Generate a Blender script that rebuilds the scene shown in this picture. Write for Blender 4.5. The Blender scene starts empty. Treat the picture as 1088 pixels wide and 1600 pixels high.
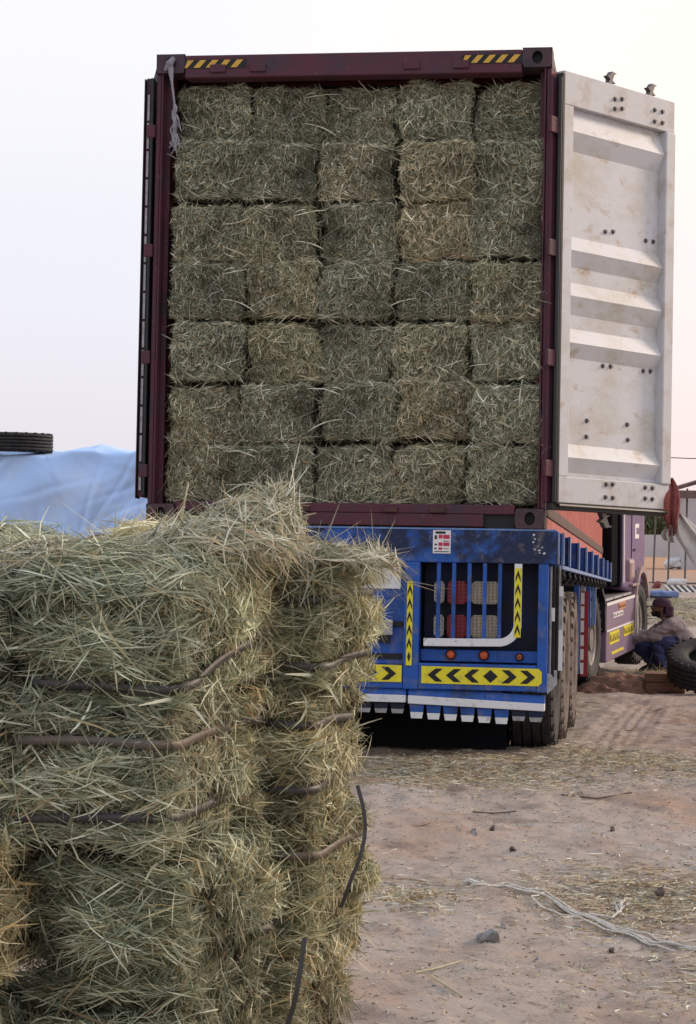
import bpy, bmesh, math, random
import numpy as np
from math import sin, cos, pi, radians, sqrt, atan2
from mathutils import Vector, Matrix

S = bpy.context.scene
COL = S.collection

# ------------------------------------------------------------------ camera
EYE = 1.5
def axes(yaw, pit, roll=0.0):
    f = Vector((sin(yaw)*cos(pit), cos(yaw)*cos(pit), sin(pit)))
    r = Vector((cos(yaw), -sin(yaw), 0)); u = r.cross(f)
    return (cos(roll)*r - sin(roll)*u, f, cos(roll)*u + sin(roll)*r)
def frame(yaw, pit, loc, roll=0.0):
    r, f, u = axes(yaw, pit, roll)
    m = Matrix((r, f, u)).transposed().to_4x4(); m.translation = Vector(loc); return m

cam = bpy.data.cameras.new('camera'); camo = bpy.data.objects.new('camera', cam); COL.objects.link(camo)
cam.sensor_fit = 'VERTICAL'; cam.sensor_height = 36.0; cam.lens = 73.8
cam.clip_start = 0.05; cam.clip_end = 3000
_r, _f, _u = axes(0, math.atan(80/3280), -radians(1.04))
cm = Matrix((_r, _u, -_f)).transposed().to_4x4(); cm.translation = Vector((0, 0, EYE)); camo.matrix_world = cm
S.camera = camo

# ------------------------------------------------------------------ sky, sun, exposure
SUN_EL, SUN_AZ = radians(24), radians(62)        # low hazy sun, ahead and to the right (azimuth from +Y towards +X)
W = bpy.data.worlds.new('World'); S.world = W; W.use_nodes = True
nt = W.node_tree; nt.nodes.clear()
def N(t, **k):
    n = nt.nodes.new(t)
    for a, b in k.items(): setattr(n, a, b)
    return n
out = N('ShaderNodeOutputWorld'); bg = N('ShaderNodeBackground')
sky = N('ShaderNodeTexSky', sky_type='NISHITA', sun_disc=False, sun_elevation=SUN_EL, sun_rotation=SUN_AZ, air_density=1.6, dust_density=4.0, ozone_density=1.5)
tc = N('ShaderNodeTexCoord'); sep = N('ShaderNodeSeparateXYZ')
nt.links.new(tc.outputs['Generated'], sep.inputs[0])
ramp = N('ShaderNodeValToRGB'); ramp.color_ramp.interpolation = 'EASE'
e = ramp.color_ramp.elements
e[0].position = 0.0; e[0].color = (.64, .595, .65, 1)
e[1].position = 1.0; e[1].color = (.62, .70, .86, 1)
for p, c in ((.05, (.705, .675, .74, 1)), (.13, (.735, .735, .81, 1)), (.25, (.815, .81, .83, 1)), (.5, (.80, .83, .90, 1))):
    x = e.new(p); x.color = c
nt.links.new(sep.outputs['Z'], ramp.inputs[0])
# warm side of the sky, towards the hidden sun
vm = N('ShaderNodeVectorMath', operation='DOT_PRODUCT'); vm.inputs[1].default_value = (sin(SUN_AZ), cos(SUN_AZ), .15)
nt.links.new(tc.outputs['Generated'], vm.inputs[0])
mr = N('ShaderNodeMapRange'); mr.interpolation_type = 'SMOOTHSTEP'
mr.inputs['From Min'].default_value = .40; mr.inputs['From Max'].default_value = .80
nt.links.new(vm.outputs['Value'], mr.inputs['Value'])
mx = N('ShaderNodeMix', data_type='RGBA', blend_type='MULTIPLY')
mx.inputs[7].default_value = (1.34, 1.09, .91, 1)
nt.links.new(mr.outputs[0], mx.inputs[0]); nt.links.new(ramp.outputs[0], mx.inputs[6])
sc_ = N('ShaderNodeMix', data_type='RGBA', blend_type='ADD'); sc_.inputs[0].default_value = 0.012
nt.links.new(mx.outputs[2], sc_.inputs[6]); nt.links.new(sky.outputs[0], sc_.inputs[7])
nt.links.new(sc_.outputs[2], bg.inputs[0]); bg.inputs[1].default_value = 1.14
nt.links.new(bg.outputs[0], out.inputs[0])

sl = bpy.data.lights.new('sun', 'SUN'); sl.energy = 2.4; sl.angle = radians(14); sl.color = (1.0, .80, .62)
so = bpy.data.objects.new('sun', sl); COL.objects.link(so)
sd = Vector((sin(SUN_AZ)*cos(SUN_EL), cos(SUN_AZ)*cos(SUN_EL), sin(SUN_EL)))
so.rotation_euler = sd.to_track_quat('Z', 'Y').to_euler(); so.location = sd*50 + Vector((0, 10, 0))
S.view_settings.view_transform = 'Standard'; S.view_settings.look = 'None'
S.view_settings.gamma = 1.0; S.view_settings.use_curve_mapping = False
S.view_settings.exposure = 0.0
S.cycles.max_bounces = 5; S.cycles.diffuse_bounces = 3

# ------------------------------------------------------------------ materials
MATS = {}
def mat(name, col, rough=.7, metal=0.0, var=None, scale=8.0, detail=6.0, bump=0.0, bscale=40.0, thr=(.4, .65), spec=.3, stretch=(1, 1, 1), emit=None, var2=None, scale2=2.0, thr2=(.5, .7), var3=None, scale3=5.0, thr3=(.55, .8)):
    """Principled material: base colour, up to two noise-driven patch colours, bump."""
    m = bpy.data.materials.new(name); m.use_nodes = True; t = m.node_tree; b = t.nodes['Principled BSDF']
    b.inputs['Roughness'].default_value = rough; b.inputs['Metallic'].default_value = metal
    b.inputs['Specular IOR Level'].default_value = spec
    b.inputs['Base Color'].default_value = (*col, 1)
    co = t.nodes.new('ShaderNodeTexCoord'); mp = t.nodes.new('ShaderNodeMapping'); mp.inputs['Scale'].default_value = stretch
    t.links.new(co.outputs['Object'], mp.inputs[0])
    src = None
    def layer(prev, c, s, th):
        n = t.nodes.new('ShaderNodeTexNoise'); n.inputs['Scale'].default_value = s; n.inputs['Detail'].default_value = detail; n.inputs['Roughness'].default_value = .65
        t.links.new(mp.outputs[0], n.inputs['Vector'])
        r = t.nodes.new('ShaderNodeMapRange'); r.inputs['From Min'].default_value = th[0]; r.inputs['From Max'].default_value = th[1]
        t.links.new(n.outputs['Fac'], r.inputs['Value'])
        x = t.nodes.new('ShaderNodeMix'); x.data_type = 'RGBA'; x.inputs[7].default_value = (*c, 1)
        t.links.new(r.outputs[0], x.inputs[0])
        if prev is None: x.inputs[6].default_value = (*col, 1)
        else: t.links.new(prev, x.inputs[6])
        return x.outputs[2]
    if var is not None: src = layer(None, var, scale, thr)
    if var2 is not None: src = layer(src, var2, scale2, thr2)
    if var3 is not None: src = layer(src, var3, scale3, thr3)
    if src is not None: t.links.new(src, b.inputs['Base Color'])
    if bump:
        n = t.nodes.new('ShaderNodeTexNoise'); n.inputs['Scale'].default_value = bscale; n.inputs['Detail'].default_value = 8
        t.links.new(mp.outputs[0], n.inputs['Vector'])
        bp = t.nodes.new('ShaderNodeBump'); bp.inputs['Strength'].default_value = bump; bp.inputs['Distance'].default_value = .02
        t.links.new(n.outputs['Fac'], bp.inputs['Height']); t.links.new(bp.outputs[0], b.inputs['Normal'])
    if emit:
        b.inputs['Emission Color'].default_value = (*emit[0], 1); b.inputs['Emission Strength'].default_value = emit[1]
    MATS[name] = m; return m

def straw_mat(name):
    m = bpy.data.materials.new(name); m.use_nodes = True; t = m.node_tree; b = t.nodes['Principled BSDF']
    a = t.nodes.new('ShaderNodeAttribute'); a.attribute_name = 'col'
    oi = t.nodes.new('ShaderNodeObjectInfo')
    x = t.nodes.new('ShaderNodeMix'); x.data_type = 'RGBA'; x.blend_type = 'MULTIPLY'; x.inputs[0].default_value = 1
    t.links.new(a.outputs['Color'], x.inputs[6]); t.links.new(oi.outputs['Color'], x.inputs[7])
    t.links.new(x.outputs[2], b.inputs['Base Color']); b.inputs['Roughness'].default_value = .6; b.inputs['Specular IOR Level'].default_value = .25
    tr = t.nodes.new('ShaderNodeBsdfTranslucent'); t.links.new(x.outputs[2], tr.inputs[0])
    ms = t.nodes.new('ShaderNodeMixShader'); ms.inputs[0].default_value = .2
    t.links.new(b.outputs[0], ms.inputs[1]); t.links.new(tr.outputs[0], ms.inputs[2])
    t.links.new(ms.outputs[0], t.nodes['Material Output'].inputs[0])
    return m
M_STRAW = straw_mat('straw')
M_CORE = mat('hay_core', (.075, .072, .042), .9, var=(.14, .13, .078), scale=60, thr=(.45, .68), var2=(.06, .062, .035), scale2=14, thr2=(.5, .7), bump=1.0, bscale=120, stretch=(.35, .35, 1.0))  # darker than the straw: shade between the stems is put into this colour

M = dict(
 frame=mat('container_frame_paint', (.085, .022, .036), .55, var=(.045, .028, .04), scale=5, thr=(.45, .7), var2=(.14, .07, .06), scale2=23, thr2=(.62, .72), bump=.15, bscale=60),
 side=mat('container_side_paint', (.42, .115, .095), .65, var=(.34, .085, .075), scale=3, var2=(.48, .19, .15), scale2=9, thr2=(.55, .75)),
 rail=mat('container_rail_dark', (.09, .035, .03), .6, var=(.045, .028, .025), scale=6),  # darker, browner tone than the flange below the rail
 casting=mat('container_casting', (.075, .04, .05), .6, var=(.04, .03, .035), scale=12, bump=.2),
 inner=mat('container_inner', (.35, .35, .36), .7, var=(.22, .2, .18), scale=4),
 doorw=mat('door_inside_paint', (.56, .565, .595), .5, var=(.46, .435, .39), scale=2.2, thr=(.46, .66), var2=(.36, .28, .20), scale2=6.5, thr2=(.57, .74), bump=.04, bscale=30, stretch=(1, 1, 1.8)),
 doorr=mat('door_rust_edge', (.53, .53, .545), .55, var=(.38, .32, .27), scale=6, thr=(.48, .72), bump=.05),
 gasket=mat('rubber_gasket', (.012, .013, .016), .45, spec=.4),
 bolt=mat('bolt_steel', (.12, .11, .11), .5, metal=.4),
 steel=mat('galvanised_steel', (.34, .34, .36), .5, metal=.3, var=(.22, .21, .21), scale=20),
 yellow=mat('reflective_yellow', (.72, .62, .03), .4, var=(.50, .43, .06), scale=14, thr=(.50, .75), var2=(.22, .18, .1), scale2=40, thr2=(.62, .74)),
 amberst=mat('hazard_yellow', (.62, .36, .05), .5, var=(.4, .25, .07), scale=30, thr=(.5, .7)),
 black=mat('print_black', (.012, .012, .014), .5),
 blue=mat('trailer_blue', (.018, .085, .36), .5, var=(.018, .05, .165), scale=3.2, thr=(.5, .66), var2=(.025, .028, .045), scale2=8.5, thr2=(.60, .72), bump=.12, bscale=50, var3=(.19, .165, .15), scale3=9, thr3=(.52, .82)),
 blued=mat('trailer_blue_worn', (.018, .085, .34), .55, var=(.012, .020, .060), scale=2.7, thr=(.45, .54), var2=(.03, .03, .04), scale2=12, thr2=(.60, .68), bump=.2, bscale=40, var3=(.17, .155, .15), scale3=14, thr3=(.54, .82)),
 bluel=mat('trailer_blue_edge', (.10, .20, .45), .5, var=(.25, .28, .36), scale=15, thr=(.45, .7)),
 navy=mat('trailer_navy', (.008, .016, .055), .6, var=(.01, .01, .015), scale=6),
 chass=mat('chassis_black', (.010, .010, .013), .6, var=(.026, .023, .021), scale=9, thr=(.5, .75)),
 white=mat('white_paint_worn', (.66, .66, .68), .5, var=(.42, .38, .36), scale=10, thr=(.56, .7), var2=(.05, .045, .05), scale2=26, thr2=(.66, .70)),
 lampw=mat('lamp_clear', (.42, .41, .40), .25, var=(.28, .27, .26), scale=60, spec=.5),
 lampa=mat('lamp_cream', (.38, .33, .24), .25, var=(.28, .23, .17), scale=50, spec=.5),
 lampr=mat('lamp_red', (.19, .010, .018), .25, var=(.16, .008, .014), scale=40, spec=.5),
 lampo=mat('lamp_orange', (.75, .10, .03), .25, var=(.45, .05, .02), scale=60, spec=.5),
 rub=mat('tyre_rubber', (.022, .022, .024), .75, var=(.05, .044, .04), scale=14, thr=(.45, .7), bump=.25, bscale=70),
 rubd=mat('tyre_dusty', (.10, .082, .072), .9, var=(.20, .165, .14), scale=7, thr=(.4, .65), var2=(.04, .036, .035), scale2=16, thr2=(.55, .7), bump=.3, bscale=60),
 lensd=mat('lens_dot', (.24, .21, .17), .3),
 flatblk=mat('stack_and_shade_black', (.008, .008, .010), .95, spec=.03),  # flat black for stack and exhaust, and for sheets that imitate shade
 rim=mat('wheel_rim', (.22, .21, .21), .5, metal=.4, var=(.12, .1, .09), scale=10),
 purple=mat('cab_purple', (.085, .04, .14), .5, var=(.15, .09, .20), scale=4, thr=(.5, .75), spec=.5),
 mauve=mat('cab_mauve', (.19, .135, .20), .5, var=(.19, .125, .21), scale=5, var2=(.30, .23, .2), scale2=12, thr2=(.58, .75)),
 fend=mat('fender_paint', (.33, .23, .235), .5, var=(.25, .17, .17), scale=6),
 glass=mat('cab_glass', (.02, .025, .03), .08, spec=.6),
 tarp=mat('tarpaulin_blue_white', (.42, .60, .92), .6, var=(.52, .67, .92), scale=.8, thr=(.45, .7), var2=(.50, .54, .68), scale2=1.6, thr2=(.58, .8), bump=.10, bscale=9),
 wood=mat('wood_block', (.22, .13, .08), .85, var=(.12, .075, .05), scale=14, stretch=(.3, 3, 3), bump=.5, bscale=30),
 soil=mat('red_soil', (.24, .125, .08), .95, var=(.15, .08, .055), scale=10, var2=(.30, .19, .135), scale2=22, bump=.9, bscale=40),
 strap=mat('strap_dark', (.050, .046, .047), .5, var=(.11, .09, .075), scale=22, thr=(.55, .75), spec=.4),
 strapt=mat('strap_tan', (.13, .105, .085), .5, var=(.10, .085, .07), scale=18, spec=.4),
 rope=mat('rope_white', (.60, .58, .54), .8, var=(.42, .38, .33), scale=60),
 stone=mat('stone_grey', (.30, .29, .29), .9, var=(.19, .17, .165), scale=14, bump=.8, bscale=24),
 stoned=mat('stone_dark', (.14, .11, .10), .9, var=(.08, .065, .06), scale=20, bump=.8, bscale=30),
 rag=mat('rag_grey', (.30, .29, .32), .9, var=(.18, .17, .2), scale=25),
 redc=mat('cloth_red', (.24, .07, .06), .9, var=(.16, .04, .04), scale=14, bump=.4, bscale=40),
 greyc=mat('cloth_pale', (.50, .47, .44), .9, var=(.36, .33, .32), scale=7, bump=.3, bscale=30),
 plaster=mat('wall_plaster', (.50, .48, .50), .9, var=(.42, .39, .39), scale=.6, thr=(.4, .7)),
 post=mat('pen_post', (.10, .085, .085), .8, var=(.2, .16, .14), scale=6),
 roofm=mat('roof_sheet', (.10, .055, .055), .7, var=(.17, .11, .1), scale=3),
 bark=mat('bark', (.12, .09, .07), .9),
 leaf=mat('leaf', (.075, .10, .045), .7, var=(.13, .14, .07), scale=3),
 skin=mat('skin', (.14, .072, .048), .6), shirt=mat('shirt', (.24, .20, .20), .9, var=(.16, .13, .135), scale=9, bump=.3, bscale=25),
 trous=mat('trousers', (.022, .028, .075), .9, var=(.045, .052, .13), scale=7, bump=.3, bscale=25), cap=mat('cap_maroon', (.06, .026, .045), .9, var=(.035, .02, .03), scale=12),
 shoe=mat('shoe', (.015, .014, .014), .6), hair=mat('hair', (.010, .009, .009), .8), eyew=mat('eye_white', (.5, .5, .48), .4),
 lred=mat('label_red', (.45, .03, .08), .5), lwhite=mat('label_white', (.68, .66, .67), .5), cblue=mat('cloth_blue', (.10, .15, .32), .9, var=(.2, .24, .34), scale=4),
 plastic=mat('white_plastic', (.66, .66, .66), .5), wire=mat('wire_black', (.03, .03, .03), .6),
 redst=mat('strip_red', (.26, .028, .035), .5), orange=mat('label_orange', (.6, .25, .1), .5),
)

# ------------------------------------------------------------------ mesh helpers
def link(o, parent=None):
    COL.objects.link(o)
    if parent is not None: o.parent = parent
    return o
def tag(o, label=None, cat=None, group=None, kind=None):
    if label: o['label'] = label
    if cat: o['category'] = cat
    if group: o['group'] = group
    if kind: o['kind'] = kind
    return o
def empty(name, mw):
    o = bpy.data.objects.new(name, None); o.empty_display_size = .1; COL.objects.link(o); o.matrix_world = mw; return o

class MB:
    def __init__(s): s.v = []; s.f = []; s.m = []; s.mi = 0
    def add(s, vs, fs):
        k = len(s.v); s.v += [tuple(p) for p in vs]; s.f += [tuple(i+k for i in f) for f in fs]; s.m += [s.mi]*len(fs); return s
    def box(s, a, b):
        x0, y0, z0 = [min(p, q) for p, q in zip(a, b)]; x1, y1, z1 = [max(p, q) for p, q in zip(a, b)]
        return s.add([(x0,y0,z0),(x1,y0,z0),(x1,y1,z0),(x0,y1,z0),(x0,y0,z1),(x1,y0,z1),(x1,y1,z1),(x0,y1,z1)],
                     [(0,3,2,1),(4,5,6,7),(0,1,5,4),(1,2,6,5),(2,3,7,6),(3,0,4,7)])
    def prism(s, poly, y0, y1, ax='y'):
        """polygon of 2-D points (x,z) extruded along y (or (y,z) along x, (x,y) along z)"""
        n = len(poly)
        mk = {'y': lambda p, t: (p[0], t, p[1]), 'x': lambda p, t: (t, p[0], p[1]), 'z': lambda p, t: (p[0], p[1], t)}[ax]
        vs = [mk(p, y0) for p in poly] + [mk(p, y1) for p in poly]
        fs = [tuple(range(n)), tuple(range(2*n-1, n-1, -1))] + [(i, (i+1) % n + 0, (i+1) % n + n, i+n) for i in range(n)]
        fs = fs[:2] + [(i, i+n, (i+1) % n + n, (i+1) % n) for i in range(n)]
        return s.add(vs, fs)
    def tube(s, pts, r, n=8, cap=True):
        pts = [Vector(p) for p in pts]; rs = r if isinstance(r, (list, tuple)) else [r]*len(pts)
        vs = []; ref = None
        for i, p in enumerate(pts):
            d = (pts[min(i+1, len(pts)-1)] - pts[max(i-1, 0)]).normalized()
            if ref is None: ref = Vector((0, 0, 1)) if abs(d.z) < .9 else Vector((1, 0, 0))
            a = d.cross(ref).normalized(); b = a.cross(d).normalized(); ref = b
            vs += [p + rs[i]*(cos(2*pi*k/n)*a + sin(2*pi*k/n)*b) for k in range(n)]
        fs = [(i*n+k, i*n+(k+1) % n, (i+1)*n+(k+1) % n, (i+1)*n+k) for i in range(len(pts)-1) for k in range(n)]
        if cap: fs += [tuple(range(n-1, -1, -1)), tuple(range((len(pts)-1)*n, len(pts)*n))]
        return s.add(vs, fs)
    def lathe(s, prof, n=32, axis='x', c=(0, 0, 0), closed=False):
        """prof: (along, radius) pairs turned about the axis"""
        vs = []
        for k in range(n):
            a = 2*pi*k/n
            for h, r in prof:
                p = {'x': (h, r*cos(a), r*sin(a)), 'y': (r*cos(a), h, r*sin(a)), 'z': (r*cos(a), r*sin(a), h)}[axis]
                vs.append((p[0]+c[0], p[1]+c[1], p[2]+c[2]))
        q = len(prof); fs = []
        for k in range(n):
            for i in range(q if closed else q-1):
                j = (i+1) % q; k2 = (k+1) % n
                fs.append((k*q+i, k*q+j, k2*q+j, k2*q+i))
        return s.add(vs, fs)
    def build(s, name, m, parent=None, bevel=0.0, smooth=False):
        me = bpy.data.meshes.new(name); me.from_pydata(s.v, [], s.f)
        for x in (m if isinstance(m, (list, tuple)) else [m]): me.materials.append(M[x] if isinstance(x, str) else x)
        if any(s.m): me.polygons.foreach_set('material_index', s.m)
        bm = bmesh.new(); bm.from_mesh(me); bmesh.ops.recalc_face_normals(bm, faces=bm.faces); bm.to_mesh(me); bm.free()
        if smooth: me.polygons.foreach_set('use_smooth', [True]*len(me.polygons))
        o = bpy.data.objects.new(name, me); link(o, parent)
        if bevel:
            b = o.modifiers.new('bevel', 'BEVEL'); b.width = bevel; b.segments = 2; b.limit_method = 'ANGLE'
        return o
def box(name, a, b, m, parent=None, bevel=.004): return MB().box(a, b).build(name, m, parent, bevel)
def copy_part(o, parent, loc=None):
    c = o.copy(); COL.objects.link(c); c.parent = parent
    if loc is not None: c.location = loc
    return c
def copy_tree(o, parent=None):
    c = o.copy(); COL.objects.link(c); c.parent = parent
    for ch in list(o.children): copy_tree(ch, c)
    return c

def fourier(seed, n, k0, k1, amp):
    r = np.random.default_rng(seed)
    k = r.normal(size=(n, 3)); k /= np.linalg.norm(k, axis=1)[:, None]
    k *= np.exp(r.uniform(np.log(k0), np.log(k1), n))[:, None]
    ph = r.uniform(0, 2*pi, n); a = amp/np.sqrt(n)*1.4
    return lambda P: (np.sin(P@k.T + ph)*a).sum(-1)

# ------------------------------------------------------------------ ground
GY = [-30, 6.5, 9, 12.5, 22, 24, 27, 33, 45, 60, 100, 160, 400, 1500]
GZ = [-.05, 0, .09, .318, .215, .235, .31, .50, 1.15, 1.5, 2.05, 2.5, 3.0, 4.0]
_n1 = fourier(1, 40, .5, 2.2, .035); _n2 = fourier(2, 60, 3, 11, .010); _n3 = fourier(3, 80, 14, 60, .0055)
TR = [np.array([(1.40, 11.6), (1.47, 12.6), (1.86, 14.83), (2.63, 18.72), (3.17, 21.2), (3.8, 24)]),
      np.array([(1.20, 11.6), (1.44, 13.6), (2.04, 17.1), (2.71, 20.6), (3.3, 23.5)])]
def gz(x, y, fine=True):
    x = np.asarray(x, float); y = np.asarray(y, float)
    z = np.interp(y, GY, GZ)
    P = np.stack([x, y, 0*x], -1)
    z = z + _n1(P)*np.clip((y-5)/4, .3, 1)
    if fine:
        z = z + _n2(P) + _n3(P)
        for k, t in enumerate(TR[:1]):
            cx = np.interp(y, t[:, 1], t[:, 0]); on = np.clip((y-11.8)/1.2, 0, 1)*np.clip((20.5-y)/2, 0, 1)
            d = (x-cx)/.20; inside = np.clip(1.15-np.abs(d), 0, 1)**.5
            z = z + on*inside*(-.014 + .0065*np.cos(d*2*pi*2.2))
            z = z + on*.006*np.exp(-((np.abs(d)-1.25)/.18)**2)
    return z
def gz1(x, y): return float(gz(np.array([x]), np.array([y]))[0])

xs = np.concatenate([np.array([-900, -400, -200, -100, -60, -40, -25, -15, -10, -7, -5, -3.5, -2.5, -1.8, -1.2, -.8]), np.arange(-.5, 4.6, .022),
                     np.array([4.8, 5.2, 5.6, 6, 6.5, 7, 8, 9, 11, 13, 16, 20, 26, 35, 50, 80, 150, 300, 900])])
ys = np.concatenate([np.array([-30, -10, 0, 3, 5, 6]), np.arange(6.3, 14.5, .030), np.arange(14.5, 24, .045), np.arange(24, 34, .12),
                     np.array([34, 35, 36, 37.5, 39, 41, 43, 45, 48, 52, 56, 60, 66, 73, 80, 90, 100, 115, 130, 160, 220, 300, 400, 800, 1500])])
X, Y = np.meshgrid(xs, ys); Z = gz(X.ravel(), Y.ravel()).reshape(X.shape)
nx, ny = len(xs), len(ys)
idx = np.arange(nx*ny).reshape(ny, nx)
F = np.stack([idx[:-1, :-1], idx[:-1, 1:], idx[1:, 1:], idx[1:, :-1]], -1).reshape(-1, 4)
def np_mesh(name, V, F, mats, col=None):
    me = bpy.data.meshes.new(name); V = np.ascontiguousarray(V, np.float32); F = np.ascontiguousarray(F, np.int32)
    me.vertices.add(len(V)); me.vertices.foreach_set('co', V.ravel())
    me.loops.add(F.size); me.loops.foreach_set('vertex_index', F.ravel())
    me.polygons.add(len(F)); me.polygons.foreach_set('loop_start', np.arange(0, F.size, F.shape[1], dtype=np.int32))
    me.update(calc_edges=True)
    for m in mats: me.materials.append(m)
    if col is not None:
        a = me.color_attributes.new('col', 'FLOAT_COLOR', 'POINT')
        a.data.foreach_set('color', np.concatenate([col, np.ones((len(col), 1))], 1).astype(np.float32).ravel())
    return me
def ground_mat():
    m = bpy.data.materials.new('packed_dirt'); m.use_nodes = True; t = m.node_tree; b = t.nodes['Principled BSDF']
    b.inputs['Roughness'].default_value = .95; b.inputs['Specular IOR Level'].default_value = .15
    co = t.nodes.new('ShaderNodeTexCoord')
    def noise(s, d=8, r=.6):
        n = t.nodes.new('ShaderNodeTexNoise'); n.inputs['Scale'].default_value = s; n.inputs['Detail'].default_value = d; n.inputs['Roughness'].default_value = r
        t.links.new(co.outputs['Object'], n.inputs['Vector']); return n.outputs['Fac']
    def mixc(fac, lo, hi, a, c):
        r = t.nodes.new('ShaderNodeMapRange'); r.inputs['From Min'].default_value = lo; r.inputs['From Max'].default_value = hi
        t.links.new(fac, r.inputs['Value']); x = t.nodes.new('ShaderNodeMix'); x.data_type = 'RGBA'; t.links.new(r.outputs[0], x.inputs[0])
        if isinstance(a, tuple): x.inputs[6].default_value = (*a, 1)
        else: t.links.new(a, x.inputs[6])
        x.inputs[7].default_value = (*c, 1); return x.outputs[2]
    c = mixc(noise(.55, 5), .35, .68, (.35, .285, .242), (.40, .35, .315))
    c = mixc(noise(1.3, 6), .50, .72, c, (.37, .245, .175))
    c = mixc(noise(3.5, 8), .50, .74, c, (.20, .15, .127))
    c = mixc(noise(26, 8, .75), .56, .74, c, (.14, .106, .092))
    c = mixc(noise(70, 4, .7), .62, .74, c, (.46, .41, .37))
    # sandier, redder ground beyond the truck
    sp = t.nodes.new('ShaderNodeSeparateXYZ'); t.links.new(co.outputs['Object'], sp.inputs[0])
    r = t.nodes.new('ShaderNodeMapRange'); r.inputs['From Min'].default_value = 40; r.inputs['From Max'].default_value = 60; t.links.new(sp.outputs['Y'], r.inputs['Value'])
    x = t.nodes.new('ShaderNodeMix'); x.data_type = 'RGBA'; t.links.new(r.outputs[0], x.inputs[0]); t.links.new(c, x.inputs[6]); x.inputs[7].default_value = (.42, .25, .16, 1)
    t.links.new(x.outputs[2], b.inputs['Base Color'])
    bp = t.nodes.new('ShaderNodeBump'); bp.inputs['Strength'].default_value = .7; bp.inputs['Distance'].default_value = .012
    ad = t.nodes.new('ShaderNodeMath'); ad.operation = 'ADD'; t.links.new(noise(38, 8, .7), ad.inputs[0]); t.links.new(noise(9, 6), ad.inputs[1])
    t.links.new(ad.outputs[0], bp.inputs['Height']); t.links.new(bp.outputs[0], b.inputs['Normal'])
    return m
gm = np_mesh('ground', np.stack([X.ravel(), Y.ravel(), Z.ravel()], -1), F, [ground_mat()])
gm.polygons.foreach_set('use_smooth', [True]*len(gm.polygons))
go = bpy.data.objects.new('ground', gm); link(go); go['kind'] = 'structure'
go['label'] = 'pinkish brown packed dirt yard with tyre tracks'

# ------------------------------------------------------------------ straw
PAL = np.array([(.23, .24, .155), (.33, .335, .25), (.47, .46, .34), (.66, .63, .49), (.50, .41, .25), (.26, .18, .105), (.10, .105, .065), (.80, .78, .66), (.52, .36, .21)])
def palette(rng, n, w):
    w = np.array(w, float); w /= w.sum()
    c = PAL[rng.choice(len(PAL), n, p=w)]
    return c*rng.uniform(.72, 1.25, (n, 1))
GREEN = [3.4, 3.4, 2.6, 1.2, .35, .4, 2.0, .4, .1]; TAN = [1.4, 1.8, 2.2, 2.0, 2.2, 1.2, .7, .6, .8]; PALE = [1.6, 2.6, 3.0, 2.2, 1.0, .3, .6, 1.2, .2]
GOLD = [.3, .5, 1, 2, 3, 1.2, .3, .8, 1.5]
def norm(a): return a/np.maximum(np.linalg.norm(a, axis=-1, keepdims=True), 1e-9)
def ribbons(rng, C, Nn, D, L, Wd, bend, seg=3, face=.8):
    """curved flat straws: centre, surface normal, direction, length, width, bend amount"""
    n = len(C); t = np.linspace(-.5, .5, seg+1)
    D = norm(D); b = norm(np.cross(D, rng.normal(size=(n, 3))))*bend[:, None]
    side = norm(np.cross(D, Nn + face*rng.normal(size=(n, 3))))
    kink = (rng.random(n) < .3)[:, None]; sh = np.where(kink, np.abs(t-.1)[None]*2.4-.5, ((t**2)*4-.33)[None])
    P = C[:, None] + D[:, None]*L[:, None, None]*t[None, :, None] + b[:, None]*L[:, None, None]*sh[..., None]
    # a kink somewhere along some straws
    w = (Wd[:, None]*(1-.75*np.abs(2*t)**4)[None])[..., None]*.5
    V = np.stack([P - side[:, None]*w, P + side[:, None]*w], 2).reshape(-1, 3)
    k = (np.arange(n)*(2*(seg+1)))[:, None] + (np.arange(seg)*2)[None]
    k = k.ravel(); F = np.stack([k, k+1, k+3, k+2], -1)
    return V, F, 2*(seg+1)
def merge(parts):
    V, F, C, o = [], [], [], 0
    for v, f, c in parts: V.append(v); F.append(f+o); C.append(c); o += len(v)
    return np.concatenate(V), np.concatenate(F), np.concatenate(C)
FACES = {'-y': (1, -1), '+x': (0, 1), '+z': (2, 1), '+y': (1, 1), '-x': (0, -1), '-z': (2, -1)}
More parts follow.
